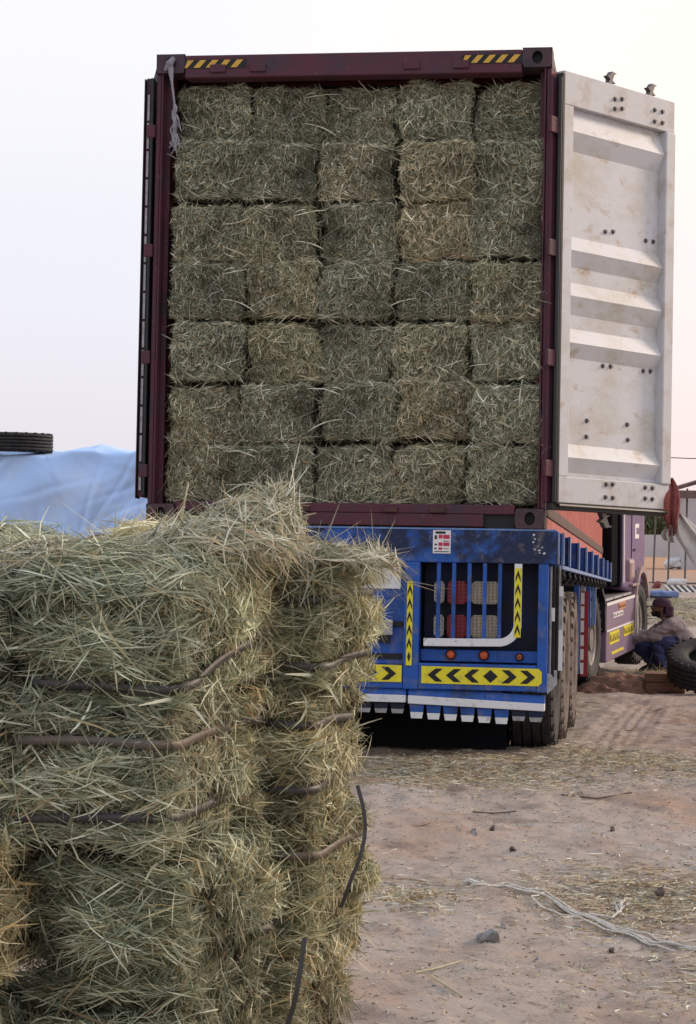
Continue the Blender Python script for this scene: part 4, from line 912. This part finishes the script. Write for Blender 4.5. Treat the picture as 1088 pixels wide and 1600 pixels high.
# ------------------------------------------------------------------ squatting person
def person():
    g = gz1(3.95, 25.6)+.0
    root = empty('person', Matrix.Translation((3.93, 25.55, g)) @ Matrix.Rotation(radians(172), 4, 'Z')); tag(root, 'person in maroon cap, grey long-sleeved top and blue trousers squatting by the truck', 'person')
    # local: x forward (towards the truck), y = their left ... camera sees their left side (y+)
    J = dict(pel=(-.16, 0, .22), sp=(-.17, 0, .38), ch=(-.06, 0, .54), nk=(.03, 0, .64), hd=(.075, 0, .70),
             shL=(-.01, .17, .57), elL=(.20, .22, .44), wrL=(.43, .13, .39), paL=(.50, .11, .37),
             shR=(.0, -.17, .57), elR=(.22, -.23, .45), wrR=(.44, -.16, .43), paR=(.51, -.14, .41),
             hiL=(-.14, .10, .21), knL=(.16, .16, .47), anL=(.06, .13, .10), toL=(.22, .15, .04), heL=(.03, .13, .05),
             hiR=(-.14, -.10, .21), knR=(.34, -.12, .30), anR=(.13, -.13, .10), toR=(.30, -.14, .04), heR=(.10, -.13, .05),
             mtL=(.02, .13, .36), mtR=(.10, -.11, .27), mcL=(.12, .15, .27), mcR=(.23, -.13, .19))
    R = dict(pel=.135, sp=.135, ch=.135, nk=.058, hd=.06, shL=.075, elL=.054, wrL=.042, paL=.034, shR=.075, elR=.054, wrR=.042, paR=.034,
             hiL=.11, knL=.078, anL=.055, toL=.036, heL=.045, hiR=.11, knR=.078, anR=.055, toR=.036, heR=.045, mtL=.098, mtR=.098, mcL=.07, mcR=.07)
    E_ = [('pel', 'sp'), ('sp', 'ch'), ('ch', 'nk'), ('nk', 'hd'), ('ch', 'shL'), ('shL', 'elL'), ('elL', 'wrL'), ('wrL', 'paL'), ('ch', 'shR'), ('shR', 'elR'), ('elR', 'wrR'), ('wrR', 'paR'),
          ('pel', 'hiL'), ('hiL', 'mtL'), ('mtL', 'knL'), ('knL', 'mcL'), ('mcL', 'anL'), ('anL', 'heL'), ('anL', 'toL'), ('pel', 'hiR'), ('hiR', 'mtR'), ('mtR', 'knR'), ('knR', 'mcR'), ('mcR', 'anR'), ('anR', 'heR'), ('anR', 'toR')]
    V = []; Fs = []
    def ball(c, r, n=12):
        k = len(V); c = Vector(c)
        r = r if isinstance(r, tuple) else (r, r, r)
        for i in range(n+1):
            th = pi*i/n
            for j in range(n): V.append((c.x+r[0]*sin(th)*cos(2*pi*j/n), c.y+r[1]*sin(th)*sin(2*pi*j/n), c.z+r[2]*cos(th)))
        for i in range(n):
            for j in range(n): Fs.append((k+i*n+j, k+i*n+(j+1) % n, k+(i+1)*n+(j+1) % n, k+(i+1)*n+j))
    def limb(a, ra, b, rb_):
        a, b = Vector(a), Vector(b); m = max(2, int((b-a).length/min(ra, rb_)*2.2))
        for i in range(m+1):
            t = i/m; ball(a.lerp(b, t), ra*(1-t)+rb_*t, 10)
    for a, b in E_: limb(J[a], R[a], J[b], R[b])
    ball((.10, 0, .755), (.098, .078, .115), 16)      # head
    ball((.165, 0, .70), (.045, .05, .045)); ball((.196, 0, .755), (.018, .014, .024), 8); ball((.186, 0, .715), (.014, .026, .009), 8)   # jaw, nose, lips
    for s_ in (1, -1): ball((.09, s_*.078, .75), (.022, .012, .032), 8)
    for s_, p, w in ((1, 'paL', 'wrL'), (-1, 'paR', 'wrR')):     # hands: palm, four fingers, thumb
        c = Vector(J[p]); d = (Vector(J[p])-Vector(J[w])).normalized(); sd = Vector((0, 1, 0)); dn = Vector((0, 0, -1))
        ball(c, (.045, .040, .020), 10)
        for k, (off, ln) in enumerate(((-.030, .052), (-.010, .062), (.010, .058), (.029, .046))):
            b0 = c+d*.035+sd*off; b1 = b0+d*ln*.55+dn*.012; b2 = b1+d*ln*.30+dn*ln*.5; b3 = b2+dn*ln*.42
            limb(b0, .0105, b1, .0100); limb(b1, .0100, b2, .0092); limb(b2, .0092, b3, .008)
        b0 = c-d*.015-sd*s_*.035; b1 = b0+d*.035-sd*s_*.022+dn*.012; b2 = b1+d*.028+dn*.022
        limb(b0, .012, b1, .011); limb(b1, .011, b2, .009)
    me = bpy.data.meshes.new('body'); me.from_pydata(V, [], Fs)
    tmp = bpy.data.objects.new('tmp_body', me); COL.objects.link(tmp)
    rm = tmp.modifiers.new('r', 'REMESH'); rm.mode = 'VOXEL'; rm.voxel_size = .0075
    sm = tmp.modifiers.new('s', 'SMOOTH'); sm.iterations = 3; sm.factor = .5
    dg = bpy.context.evaluated_depsgraph_get(); ev = tmp.evaluated_get(dg); me2 = bpy.data.meshes.new_from_object(ev)
    bpy.data.objects.remove(tmp)
    me2.materials.clear()
    cr = fourier(33, 30, 30, 90, .006); vc = np.zeros(len(me2.vertices)*3); me2.vertices.foreach_get('co', vc); vc = vc.reshape(-1, 3)
    vn = np.zeros(len(me2.vertices)*3); me2.vertices.foreach_get('normal', vn); vn = vn.reshape(-1, 3)
    cloth_ = np.clip((.62-vc[:, 2])/.04, 0, 1)*np.clip((.41-vc[:, 0])/.04, 0, 1)
    vc = vc + vn*(cr(vc*np.array([1, 1, 1.6]))*cloth_)[:, None]; me2.vertices.foreach_set('co', vc.ravel())
    for m in ('shirt', 'trous', 'skin', 'shoe', 'hair'): me2.materials.append(M[m])
    segs = [(np.array(J[a]), np.array(J[b]), k) for a, b, k in
            [('sp', 'ch', 0), ('ch', 'nk', 0), ('ch', 'shL', 0), ('shL', 'elL', 0), ('elL', 'wrL', 0), ('ch', 'shR', 0), ('shR', 'elR', 0), ('elR', 'wrR', 0), ('pel', 'hiL', 1), ('pel', 'hiR', 1), ('hiL', 'knL', 1), ('knL', 'anL', 1), ('hiR', 'knR', 1), ('knR', 'anR', 1),
             ('anL', 'toL', 3), ('heL', 'toL', 3), ('anR', 'toR', 3), ('heR', 'toR', 3)]]
    P = np.array([p.center for p in me2.polygons]); best = np.full(len(P), 9.); mi = np.zeros(len(P), int)
    for a, b, k in segs:
        t = np.clip(((P-a)@(b-a))/((b-a)@(b-a)), 0, 1); d = np.linalg.norm(P-(a+t[:, None]*(b-a)), axis=1); q = d < best; best[q] = d[q]; mi[q] = k
    hd = (P[:, 2] > .648) & (P[:, 0] > -.02); mi[hd] = 2
    for w, p in (('wrL', 'paL'), ('wrR', 'paR')): mi[(P-np.array(J[w]))@(np.array(J[p])-np.array(J[w])) > .004*.08] = np.where(P[(P-np.array(J[w]))@(np.array(J[p])-np.array(J[w])) > .004*.08][:, 2] > .25, 2, mi[(P-np.array(J[w]))@(np.array(J[p])-np.array(J[w])) > .004*.08]) if False else mi[(P-np.array(J[w]))@(np.array(J[p])-np.array(J[w])) > .004*.08]
    hand = ((P[:, 0] > .435) & (P[:, 2] > .2)); mi[hand] = 2
    beard = hd & (P[:, 2] < .722) & (P[:, 0] > .10) & ~((P[:, 0] > .182) & (P[:, 2] > .705)); mi[beard] = 4
    hr = hd & (P[:, 0] < .075) & (P[:, 2] > .69); mi[hr] = 4
    me2.polygons.foreach_set('material_index', mi.astype(np.int32)); me2.polygons.foreach_set('use_smooth', [True]*len(P))
    b = bpy.data.objects.new('body', me2); link(b, root)
    # cap: dome with a peak, neck flap
    mb = MB(); mb.lathe([(.0, .108), (.03, .112), (.07, .100), (.095, .065), (.105, .0)], 20, 'z', (.085, 0, .775)); cp = mb.build('cap', 'cap', root, 0, True)
    MB().prism([(.17, -.07), (.22, -.06), (.255, -.025), (.262, 0), (.255, .025), (.22, .06), (.17, .07)], .772, .782, 'z').build('peak', 'cap', cp)
    MB().prism([(-.03, .09), (.05, .10), (.05, -.10), (-.03, -.09), (-.05, -.05), (-.05, .05)], .66, .785, 'z').build('neck_flap', 'cap', cp, .02)
    for s_ in (1, -1): MB().lathe([(-.008, 0), (0, .009), (.006, .006), (.008, 0)], 10, 'x', (.184, s_*.032, .762)).build('eye', 'eyew', root)
    # shirt hem and collar
    MB().tube([(.05*cos(a)*1.25+.02, .066*sin(a), .625+.012*cos(a)) for a in [2*pi*k/16 for k in range(17)]], .012, 6).build('collar', 'shirt', root)
    return root
pr_ = person(); pr_.scale = (1.06, 1.06, 1.06)
tl = MB().tube([(.0, 0, .02), (.03, 0, .13), (.06, .0, .24)], .012, 6).build('steel_bar', 'chass'); tl.matrix_world = Matrix.Translation((3.62, 25.2, gz1(3.62, 25.2))); tag(tl, 'short dark bar leaning against the shin of the squatting person', 'tool')

# ------------------------------------------------------------------ tarpaulin stack with a tyre on top
def tarp():
    nx_, ns = 420, 150; xsn = np.linspace(-10.5, -1.75, nx_); top = np.interp(xsn, [-11, -6, -4.4, -3.75, -3.5, -3.2, -2.95, -2.75, -2.5, -2.1, -1.75], [2.85, 2.80, 2.80, 2.78, 2.85, 2.885, 2.82, 2.78, 2.86, 2.84, 2.2])
    n1 = fourier(91, 24, .8, 3, .11); n2 = fourier(92, 40, 4, 12, .030); V = np.zeros((ns, nx_, 3))
    s = np.linspace(0, 1, ns)
    rg_ = np.random.default_rng(7); creases = [(rg_.uniform(-7, -2), rg_.uniform(1, 2.8), rg_.uniform(0, pi), rg_.uniform(.006, .022)) for _ in range(60)]
    for i, t in enumerate(s):
        if t < .6: q = t/.6; y = 26.0 + .35*q**2; z = .1 + (top-.1)*q
        elif t < .85: q = (t-.6)/.25; y = 26.35 + 2.6*q; z = top + .12*sin(pi*q)
        else: q = (t-.85)/.15; y = 28.95+.3*q; z = top*(1-q)+.2*q
        P = np.stack([xsn, np.full(nx_, y), z], -1); V[i] = P
        d = n1(P)*.3 + n2(P)*.7
        for cx, cz, an, am in creases:
            if t < .62:
                dd = (xsn-cx)*sin(an)-(z-cz)*cos(an); al = (xsn-cx)*cos(an)+(z-cz)*sin(an); d = d - am*np.exp(-(dd/.022)**2)*np.exp(-(al/.6)**2) + am*.6*np.exp(-((dd-.07)/.05)**2)*np.exp(-(al/.8)**2)
        V[i, :, 1] -= d*(1 if t < .7 else .2); V[i, :, 2] += n2(P)*.5*(1 if t > .3 else 0)
    i = np.arange(ns*nx_).reshape(ns, nx_); F = np.stack([i[:-1, :-1], i[:-1, 1:], i[1:, 1:], i[1:, :-1]], -1).reshape(-1, 4)
    me = np_mesh('tarpaulin_stack', V.reshape(-1, 3), F, [M['tarp']]); me.polygons.foreach_set('use_smooth', [True]*len(me.polygons))
    o = bpy.data.objects.new('tarpaulin_stack', me); link(o); return o
tag(tarp(), 'large stack covered by a creased pale blue tarpaulin behind the hay', 'tarpaulin')
t2 = tyre_mesh(.52, .235, .28, 5, n=48).build('loose_tyre', 'rub', None, 0, True); t2.matrix_world = Matrix.Translation((-4.30, 26.75, 2.955)) @ Matrix.Rotation(radians(1), 4, 'X') @ Matrix.Rotation(radians(90), 4, 'Y')
tag(t2, 'black tyre lying flat on top of the blue tarpaulin stack', 'tyre')

# ------------------------------------------------------------------ cloths by the door corner
def cloth(name, label, pts, m, seed):
    """pts: list of (left edge point, right edge point) rows; thick rippled sheet"""
    rows, cols = len(pts), 14; rng = random.Random(seed); V = []
    for i, (a, b) in enumerate(pts):
        a, b = Vector(a), Vector(b)
        for j in range(cols):
            t = j/(cols-1); p = a.lerp(b, t); p.y += .030*sin(t*11+i*.4+seed)*(.4+.6*(i/(rows))) + .012*sin(t*23+i); V.append(p)
    n = rows*cols; V2 = [v+Vector((0, .006, 0)) for v in V]; Fs = []
    for i in range(rows-1):
        for j in range(cols-1):
            q = i*cols+j; Fs += [(q, q+1, q+cols+1, q+cols), (n+q, n+q+cols, n+q+cols+1, n+q+1)]
    o = MB().add(V+V2, Fs).build(name, m, None, 0, True); s_ = o.modifiers.new('sub', 'SUBSURF'); s_.levels = 1; s_.render_levels = 2; tag(o, label, 'cloth'); return o
yc = 13.36
cloth('red_cloth', 'dark red cloth bundle hanging from the lower outer corner of the white door',
      [((2.040, yc, 2.065), (2.060, yc, 2.085)), ((2.005, yc-.05, 2.02), (2.092, yc-.02, 2.03)), ((1.980, yc-.10, 1.95), (2.108, yc-.05, 1.96)), ((1.980, yc-.10, 1.88), (2.112, yc-.05, 1.88)), ((2.000, yc-.08, 1.82), (2.102, yc-.04, 1.82)), ((2.035, yc-.02, 1.76), (2.088, yc-.02, 1.76)), ((2.045, yc, 1.71), (2.085, yc, 1.71))], 'redc', 1)
cloth('pale_cloth', 'pale grey sheet sweeping down to the right picture edge below the red cloth',
      [((2.088, yc+.01, 1.87), (2.100, yc+.02, 1.885)), ((2.086, yc, 1.80), (2.16, yc+.02, 1.83)), ((2.080, yc, 1.72), (2.24, yc+.02, 1.76)), ((2.120, yc, 1.66), (2.34, yc+.02, 1.68)), ((2.17, yc, 1.58), (2.45, yc+.02, 1.55)), ((2.26, yc, 1.44), (2.56, yc+.02, 1.38))], 'greyc', 2)
cloth('frayed_cloth', 'small frayed white and brown scrap under the red cloth', [((2.04, yc-.02, 1.78), (2.065, yc-.02, 1.78)), ((2.00, yc-.02, 1.745), (2.06, yc-.02, 1.74)), ((1.985, yc-.03, 1.715), (2.07, yc-.01, 1.70)), ((2.01, yc-.01, 1.685), (2.08, yc-.01, 1.665))], 'greyc', 5)

# ------------------------------------------------------------------ background on the right
def g2(x, y): return float(gz(np.array([x]), np.array([y]), False)[0])
wl = MB().box((9, 100, 1.4), (40, 100.25, 3.12)).build('boundary_wall', 'plaster'); tag(wl, 'long low pale plastered wall beyond the yard', 'wall')
pen = empty('pen_frame', Matrix.Translation((6.9, 45, g2(6.9, 45)))); tag(pen, 'rusty pen frame of thin posts under a sheet roof', 'pen')
for x, ln, zt in ((6.56, -.05, 2.0), (6.88, -.03, 2.0), (7.24, -.03, 2.05), (7.9, -.03, 2.05), (8.6, 0, 2.05)):
    MB().tube([(x-6.9, 0, -.1), (x-6.9-ln, 0, zt)], .022, 6).build('post', 'post', pen)
MB().tube([(-.6, 0, .02), (2, 0, .02)], .018, 6).build('ground_rail', 'post', pen)
MB().box((-.30, -.25, 1.93), (3.5, 2.2, 1.99)).build('roof_sheet', 'roofm', pen); MB().box((-.32, -.28, 1.83), (3.5, -.22, 2.0)).build('fascia', 'roofm', pen)
sh = empty('distant_shed', Matrix.Translation((11.2, 62, g2(11.2, 62)))); tag(sh, 'distant shed with a low dark gable roof at the right edge', 'shed')
MB().box((-1.3, 0, -.2), (1.8, 3, 2.2)).build('wall', 'plaster', sh); MB().prism([(-1.6, 2.3), (.2, 2.85), (2.0, 2.3), (2.0, 2.4), (.2, 2.97), (-1.6, 2.4)], -.3, 3.3).build('roof', 'roofm', sh)
def tree(x, y, h, r, seed, label):
    z = g2(x, y); rng = np.random.default_rng(seed); root = empty('bushy_tree', Matrix.Translation((x, y, z))); tag(root, label, 'tree', 'trees beyond the wall')
    mb = MB(); mb.tube([(0, 0, -.2), (.05, 0, h*.25), (.0, .1, h*.5)], [.16, .12, .07], 8)
    for k in range(5): a = k*1.3; mb.tube([(0, 0, h*.3), (cos(a)*r*.4, sin(a)*r*.4, h*.55), (cos(a)*r*.7, sin(a)*r*.7, h*.7)], [.07, .05, .02], 6)
    mb.build('trunk', 'bark', root)
    n = 3200; cl_ = norm(rng.normal(size=(26, 3)))*rng.uniform(.3, .85, (26, 1)); c = cl_[rng.integers(0, 26, n)] + norm(rng.normal(size=(n, 3)))*rng.uniform(.05, .36, (n, 1))
    P = c*np.array([r, r, h*.38]) + np.array([0, 0, h*.6]); a = norm(rng.normal(size=(n, 3))); b = norm(np.cross(a, rng.normal(size=(n, 3)))); s_ = rng.uniform(.06, .14, (n, 1))
    V = np.stack([P-a*s_, P+b*s_*.5, P+a*s_, P-b*s_*.5], 1).reshape(-1, 3); F = np.arange(4*n).reshape(-1, 4)
    link(bpy.data.objects.new('crown', np_mesh('crown', V, F, [M['leaf']])), root)
tree(15.0, 106, 2.9, 1.6, 1, 'grey green tree behind the wall, just right of the purple cab'); tree(16.2, 110, 2.3, 1.4, 2, 'low tree behind the wall between the pen posts'); tree(17.6, 104, 3.2, 1.5, 3, 'greener tree behind the wall at the right picture edge'); tree(13.4, 108, 3.4, 1.7, 4, 'dark tree behind the wall, partly hidden by the purple cab')
tag(MB().tube([(7.5, 80, 5.95), (10, 80, 5.81), (13, 80, 5.73), (18, 80, 5.75), (30, 80, 6.3)], .018, 5).build('power_cable', 'wire'), 'thin power cable crossing the sky beside the open door', 'cable')
pole = MB().tube([(7.5, 80, 1.0), (7.5, 80, 6.1)], [.13, .09], 8).build('utility_pole', 'wood'); tag(pole, 'utility pole carrying the power cable, hidden behind the container', 'pole')
def bag(name, x, y, rx, ry, rz, m, label, cat, seed):
    b = Bale((rx, ry, rz), seed, r=min(rx, ry, rz)*.9, amp=.03*rz/.2, bulge=.02); me = b.core(name, [M[m]], 14); me.polygons.foreach_set('use_smooth', [True]*len(me.polygons))
    o = bpy.data.objects.new(name, me); link(o); o.location = (x, y, g2(x, y)+rz*.9); tag(o, label, cat)
bag('white_sack', 9.75, 62.5, .26, .2, .16, 'plastic', 'small white sack on the sandy ground before the wall', 'sack', 81)
bag('white_basin', 7.02, 44.6, .19, .2, .07, 'plastic', 'white upturned basin at the foot of the pen posts', 'basin', 82)
bag('blue_cloth_heap', 6.1, 40.5, .26, .3, .06, 'cblue', 'heap of blue cloth on the ground behind the truck wheel', 'cloth', 83)
bag('red_bundle', 6.42, 43.5, .08, .1, .08, 'redc', 'small red bundle behind the heap of blue cloth', 'bundle', 84)
pl = empty('slatted_sheet', Matrix.Translation((6.9, 42.3, g2(6.9, 42.3)+.05)) @ Matrix.Rotation(radians(14), 4, 'X')); tag(pl, 'dark sheet with white slats lying in front of the pen posts', 'pallet')
box('base', (-.45, -.3, -.04), (1.6, .3, -.001), 'chass', pl)
for k in range(16): MB().prism([(-.42+k*.125, -.28), (-.36+k*.125, -.28), (-.42+k*.125, .28), (-.48+k*.125, .28)], .0, .015, 'z').build('slat', 'greyc', pl)

# ------------------------------------------------------------------ ground litter
def litter(name, label, seed, zones, Wd, weights, cat, lift=.006):
    rng = np.random.default_rng(seed); parts = []
    for (x0, x1, y0, y1, n, L, soft) in zones:
        if soft:
            x = rng.normal((x0+x1)/2, (x1-x0)/4, n); y = rng.normal((y0+y1)/2, (y1-y0)/4, n)
        else: x = rng.uniform(x0, x1, n); y = rng.uniform(y0, y1, n)
        z = gz(x, y)+rng.uniform(.001, lift, n); P = np.stack([x, y, z], -1); a = rng.uniform(0, 2*pi, n)
        D = np.stack([np.cos(a), np.sin(a), rng.normal(0, .06, n)], -1); up = np.tile([0, 0, 1.], (n, 1))
        V, F, q = ribbons(rng, P, up, D, L*np.exp(rng.normal(0, .45, n)), Wd*rng.uniform(.6, 1.4, n), np.abs(rng.normal(0, .12, n)), 3, .5)
        parts.append((V, F, np.repeat(palette(rng, n, weights), q, 0)))
    V, F, Cc = merge(parts); o = bpy.data.objects.new(name, np_mesh(name, V, F, [M_STRAW], Cc)); link(o); tag(o, label, cat, kind='stuff')
litter('straw_litter', 'golden straw trodden into the dirt in patches', 51,
       [(.1, .5, 8.6, 9.25, 700, .055, 1), (.75, 1.9, 8.3, 9.7, 4800, .045, 1), (.95, 2.0, 6.9, 8.2, 1300, .045, 1), (-.3, 1.5, 11.6, 12.9, 7500, .055, 1), (1.0, 2.2, 12.2, 13.6, 3000, .06, 1), (1.4, 3.0, 12.0, 13.2, 2200, .06, 1),
        (-.4, 4, 6.5, 14, 2200, .05, 0), (1, 4.5, 14, 24, 2500, .07, 0), (3.0, 5.0, 26, 34, 3000, .10, 0)], .0045, GOLD, 'straw')
litter('straw_litter', 'scattered dull bits of stalk and chaff over the yard', 52, [(-.4, 2.5, 6.5, 12.5, 4200, .016, 0), (-.4, 3.5, 12.5, 20, 1800, .03, 0), (-.2, 1.6, 6.6, 8.5, 900, .018, 0)], .0035, [1, 1, 1, 1.5, 2, 3, 1.5, .8, 2], 'chaff')
rng = np.random.default_rng(61)
def pebbles(name, label, n, x0, x1, y0, y1, s0, s1, m, seed):
    rng = np.random.default_rng(seed); x = rng.uniform(x0, x1, n); y = rng.uniform(y0, y1, n); s = np.exp(rng.uniform(np.log(s0), np.log(s1), n))
    base = np.array([(0, 0, 1), (1, 0, 0), (0, 1, 0), (-1, 0, 0), (0, -1, 0), (0, 0, -1)], float); tri = np.array([(0, 1, 2), (0, 2, 3), (0, 3, 4), (0, 4, 1), (5, 2, 1), (5, 3, 2), (5, 4, 3), (5, 1, 4)])
    V = base[None]*rng.uniform(.6, 1.3, (n, 6, 1))*s[:, None, None]*np.array([1, 1, .65]); a = rng.uniform(0, 6.28, n); ca, sa = np.cos(a)[:, None], np.sin(a)[:, None]
    V = np.stack([V[..., 0]*ca-V[..., 1]*sa, V[..., 0]*sa+V[..., 1]*ca, V[..., 2]], -1) + np.stack([x, y, gz(x, y)+s*.2], -1)[:, None]
    F = (tri[None]+6*np.arange(n)[:, None, None]).reshape(-1, 3); o = bpy.data.objects.new(name, np_mesh(name, V.reshape(-1, 3), F, [M[m]])); link(o); tag(o, label, 'gravel', kind='stuff')
pebbles('gravel', 'fine pale gravel scattered in the dirt', 3600, -.4, 3, 6.4, 14, .002, .008, 'stone', 62)
pebbles('gravel', 'fine dark clods scattered in the dirt', 900, -.4, 3.5, 6.4, 16, .002, .007, 'stoned', 63)
def stone(x, y, s, m, label, seed):
    b = Bale((s, s*.75, s*.55), seed, r=s*.3, amp=s*.3, bulge=s*.2); me = b.core('stone', [M[m]], 12); o = bpy.data.objects.new('stone', me); link(o); o.location = (x, y, gz1(x, y)+s*.35); o.rotation_euler = (seed*.3, seed*.2, seed); tag(o, label, 'stone', 'stones on the dirt')
stone(.58, 8.2, .036, 'stone', 'largest pale grey stone, in the open dirt left of the white cord', 3)
stone(.65, 8.42, .011, 'stone', 'small white chip beside the largest pale stone', 4)
stone(.644, 10.23, .021, 'stone', 'round grey stone in the dirt behind the trailer wheel', 5)
stone(1.037, 8.04, .012, 'stoned', 'small black clod just in front of the white cord', 6)
stone(1.37, 9.08, .018, 'stoned', 'dark clod in the straw patch at the right edge', 7)
stone(1.327, 10.35, .02, 'stoned', 'dark pebble in the bare dirt right of the round grey stone', 8)
stone(.742, 10.39, .017, 'stoned', 'dark pebble next to the round grey stone', 9)
stone(.805, 9.87, .012, 'stoned', 'tiny dark pebble between the round stone and the cord', 10)
# white cord: several strands in one bundle
def gp(pts, lift=.008): return [(x, y, gz1(x, y)+lift) for x, y in pts]
cord = empty('cord_bundle', Matrix.Translation((.9, 8.8, 0))); tag(cord, 'bundle of frayed white cord lying across the dirt', 'cord')
def smooth_path(p, k=8, j=.0, seed=0):
    r = random.Random(seed); out_ = []
    for i in range(len(p)-1):
        a, b = p[i], p[i+1]
        for q in range(k): t = q/k; out_.append((a[0]+(b[0]-a[0])*t+r.uniform(-j, j), a[1]+(b[1]-a[1])*t+r.uniform(-j, j)))
    return out_+[p[-1]]
base = [(.557, 9.1), (.707, 9.07), (.864, 8.98), (1.101, 8.48), (1.239, 8.2), (1.40, 7.98)]
for k in range(4):
    st = [(x+random.uniform(-.008, .008), y+random.uniform(-.09, .09)) for x, y in (base if k < 2 else base[1:])]
    o = MB().tube(gp(smooth_path(st, 7, .006, k), .007+.003*k), .0042, 6).build('strand', 'rope', cord); o.location = (-.9, -8.8, 0)
o = MB().tube(gp(smooth_path([(.864, 8.98), (.80, 8.88), (.912, 8.68), (1.09, 8.4), (1.174, 8.27), (1.272, 8.02)], 6, .005, 9), .012), .0042, 6).build('strand', 'rope', cord); o.location = (-.9, -8.8, 0)
o = MB().tube(gp(smooth_path([(.979, 8.66), (1.106, 8.63), (1.16, 8.74), (1.19, 8.94)], 6, .004, 10), .012), .0045, 6).build('strand', 'rope', cord); o.location = (-.9, -8.8, 0)
for k in range(6):
    o = MB().tube(gp([(1.14+k*.004, 8.70+k*.01), (1.16+random.uniform(-.01, .03), 8.80+random.uniform(0, .06)), (1.17+random.uniform(-.03, .06), 8.86+random.uniform(0, .16))], .014), .0025, 5).build('frayed_end', 'rope', cord); o.location = (-.9, -8.8, 0)
o = MB().tube(gp([(.53, 9.12), (.555, 9.13), (.575, 9.09), (.60, 9.1)], .012), [.006, .012, .012, .006], 6).build('knot', 'rope', cord); o.location = (-.9, -8.8, 0)
for k, (p, lb_) in enumerate([([(.27, 7.55), (.34, 7.62), (.44, 7.72)], 'pale stalk on the dirt near the foot of the hay stack'), ([(.33, 7.42), (.37, 7.3), (.42, 7.2)], 'short pale twig lying below the stalk near the hay stack'), ([(.68, 11.0), (.78, 10.9), (.9, 10.93)], 'thin dark twig on the dirt behind the trailer'), ([(1.2, 11.6), (1.4, 11.58), (1.6, 11.65)], 'long thin dark stick lying on the dirt beside the tyre tracks')]):
    tag(MB().tube(gp(p, .008), .004, 5).build('twig', 'strawpale' if k < 2 else 'bark'), lb_, 'twig')
loose('loose_hay', 'dull hay spread on the ground behind the squatting person', 35, [(5.0, 30.5, g2(5, 30.5), .9, .8, .10, 1), (5.3, 36, g2(5.3, 36)-.02, 1.2, 1.6, .16, 1.3), (6.3, 38.5, g2(6.3, 38.5)-.02, 1.2, 1.2, .2, 1), (3.75, 25.0, g2(3.75, 25.0), .35, .3, .03, .3)], 5200, .16, .010, [2, 2, 1.5, .8, 2, 1.5, 1.5, .2, 1])
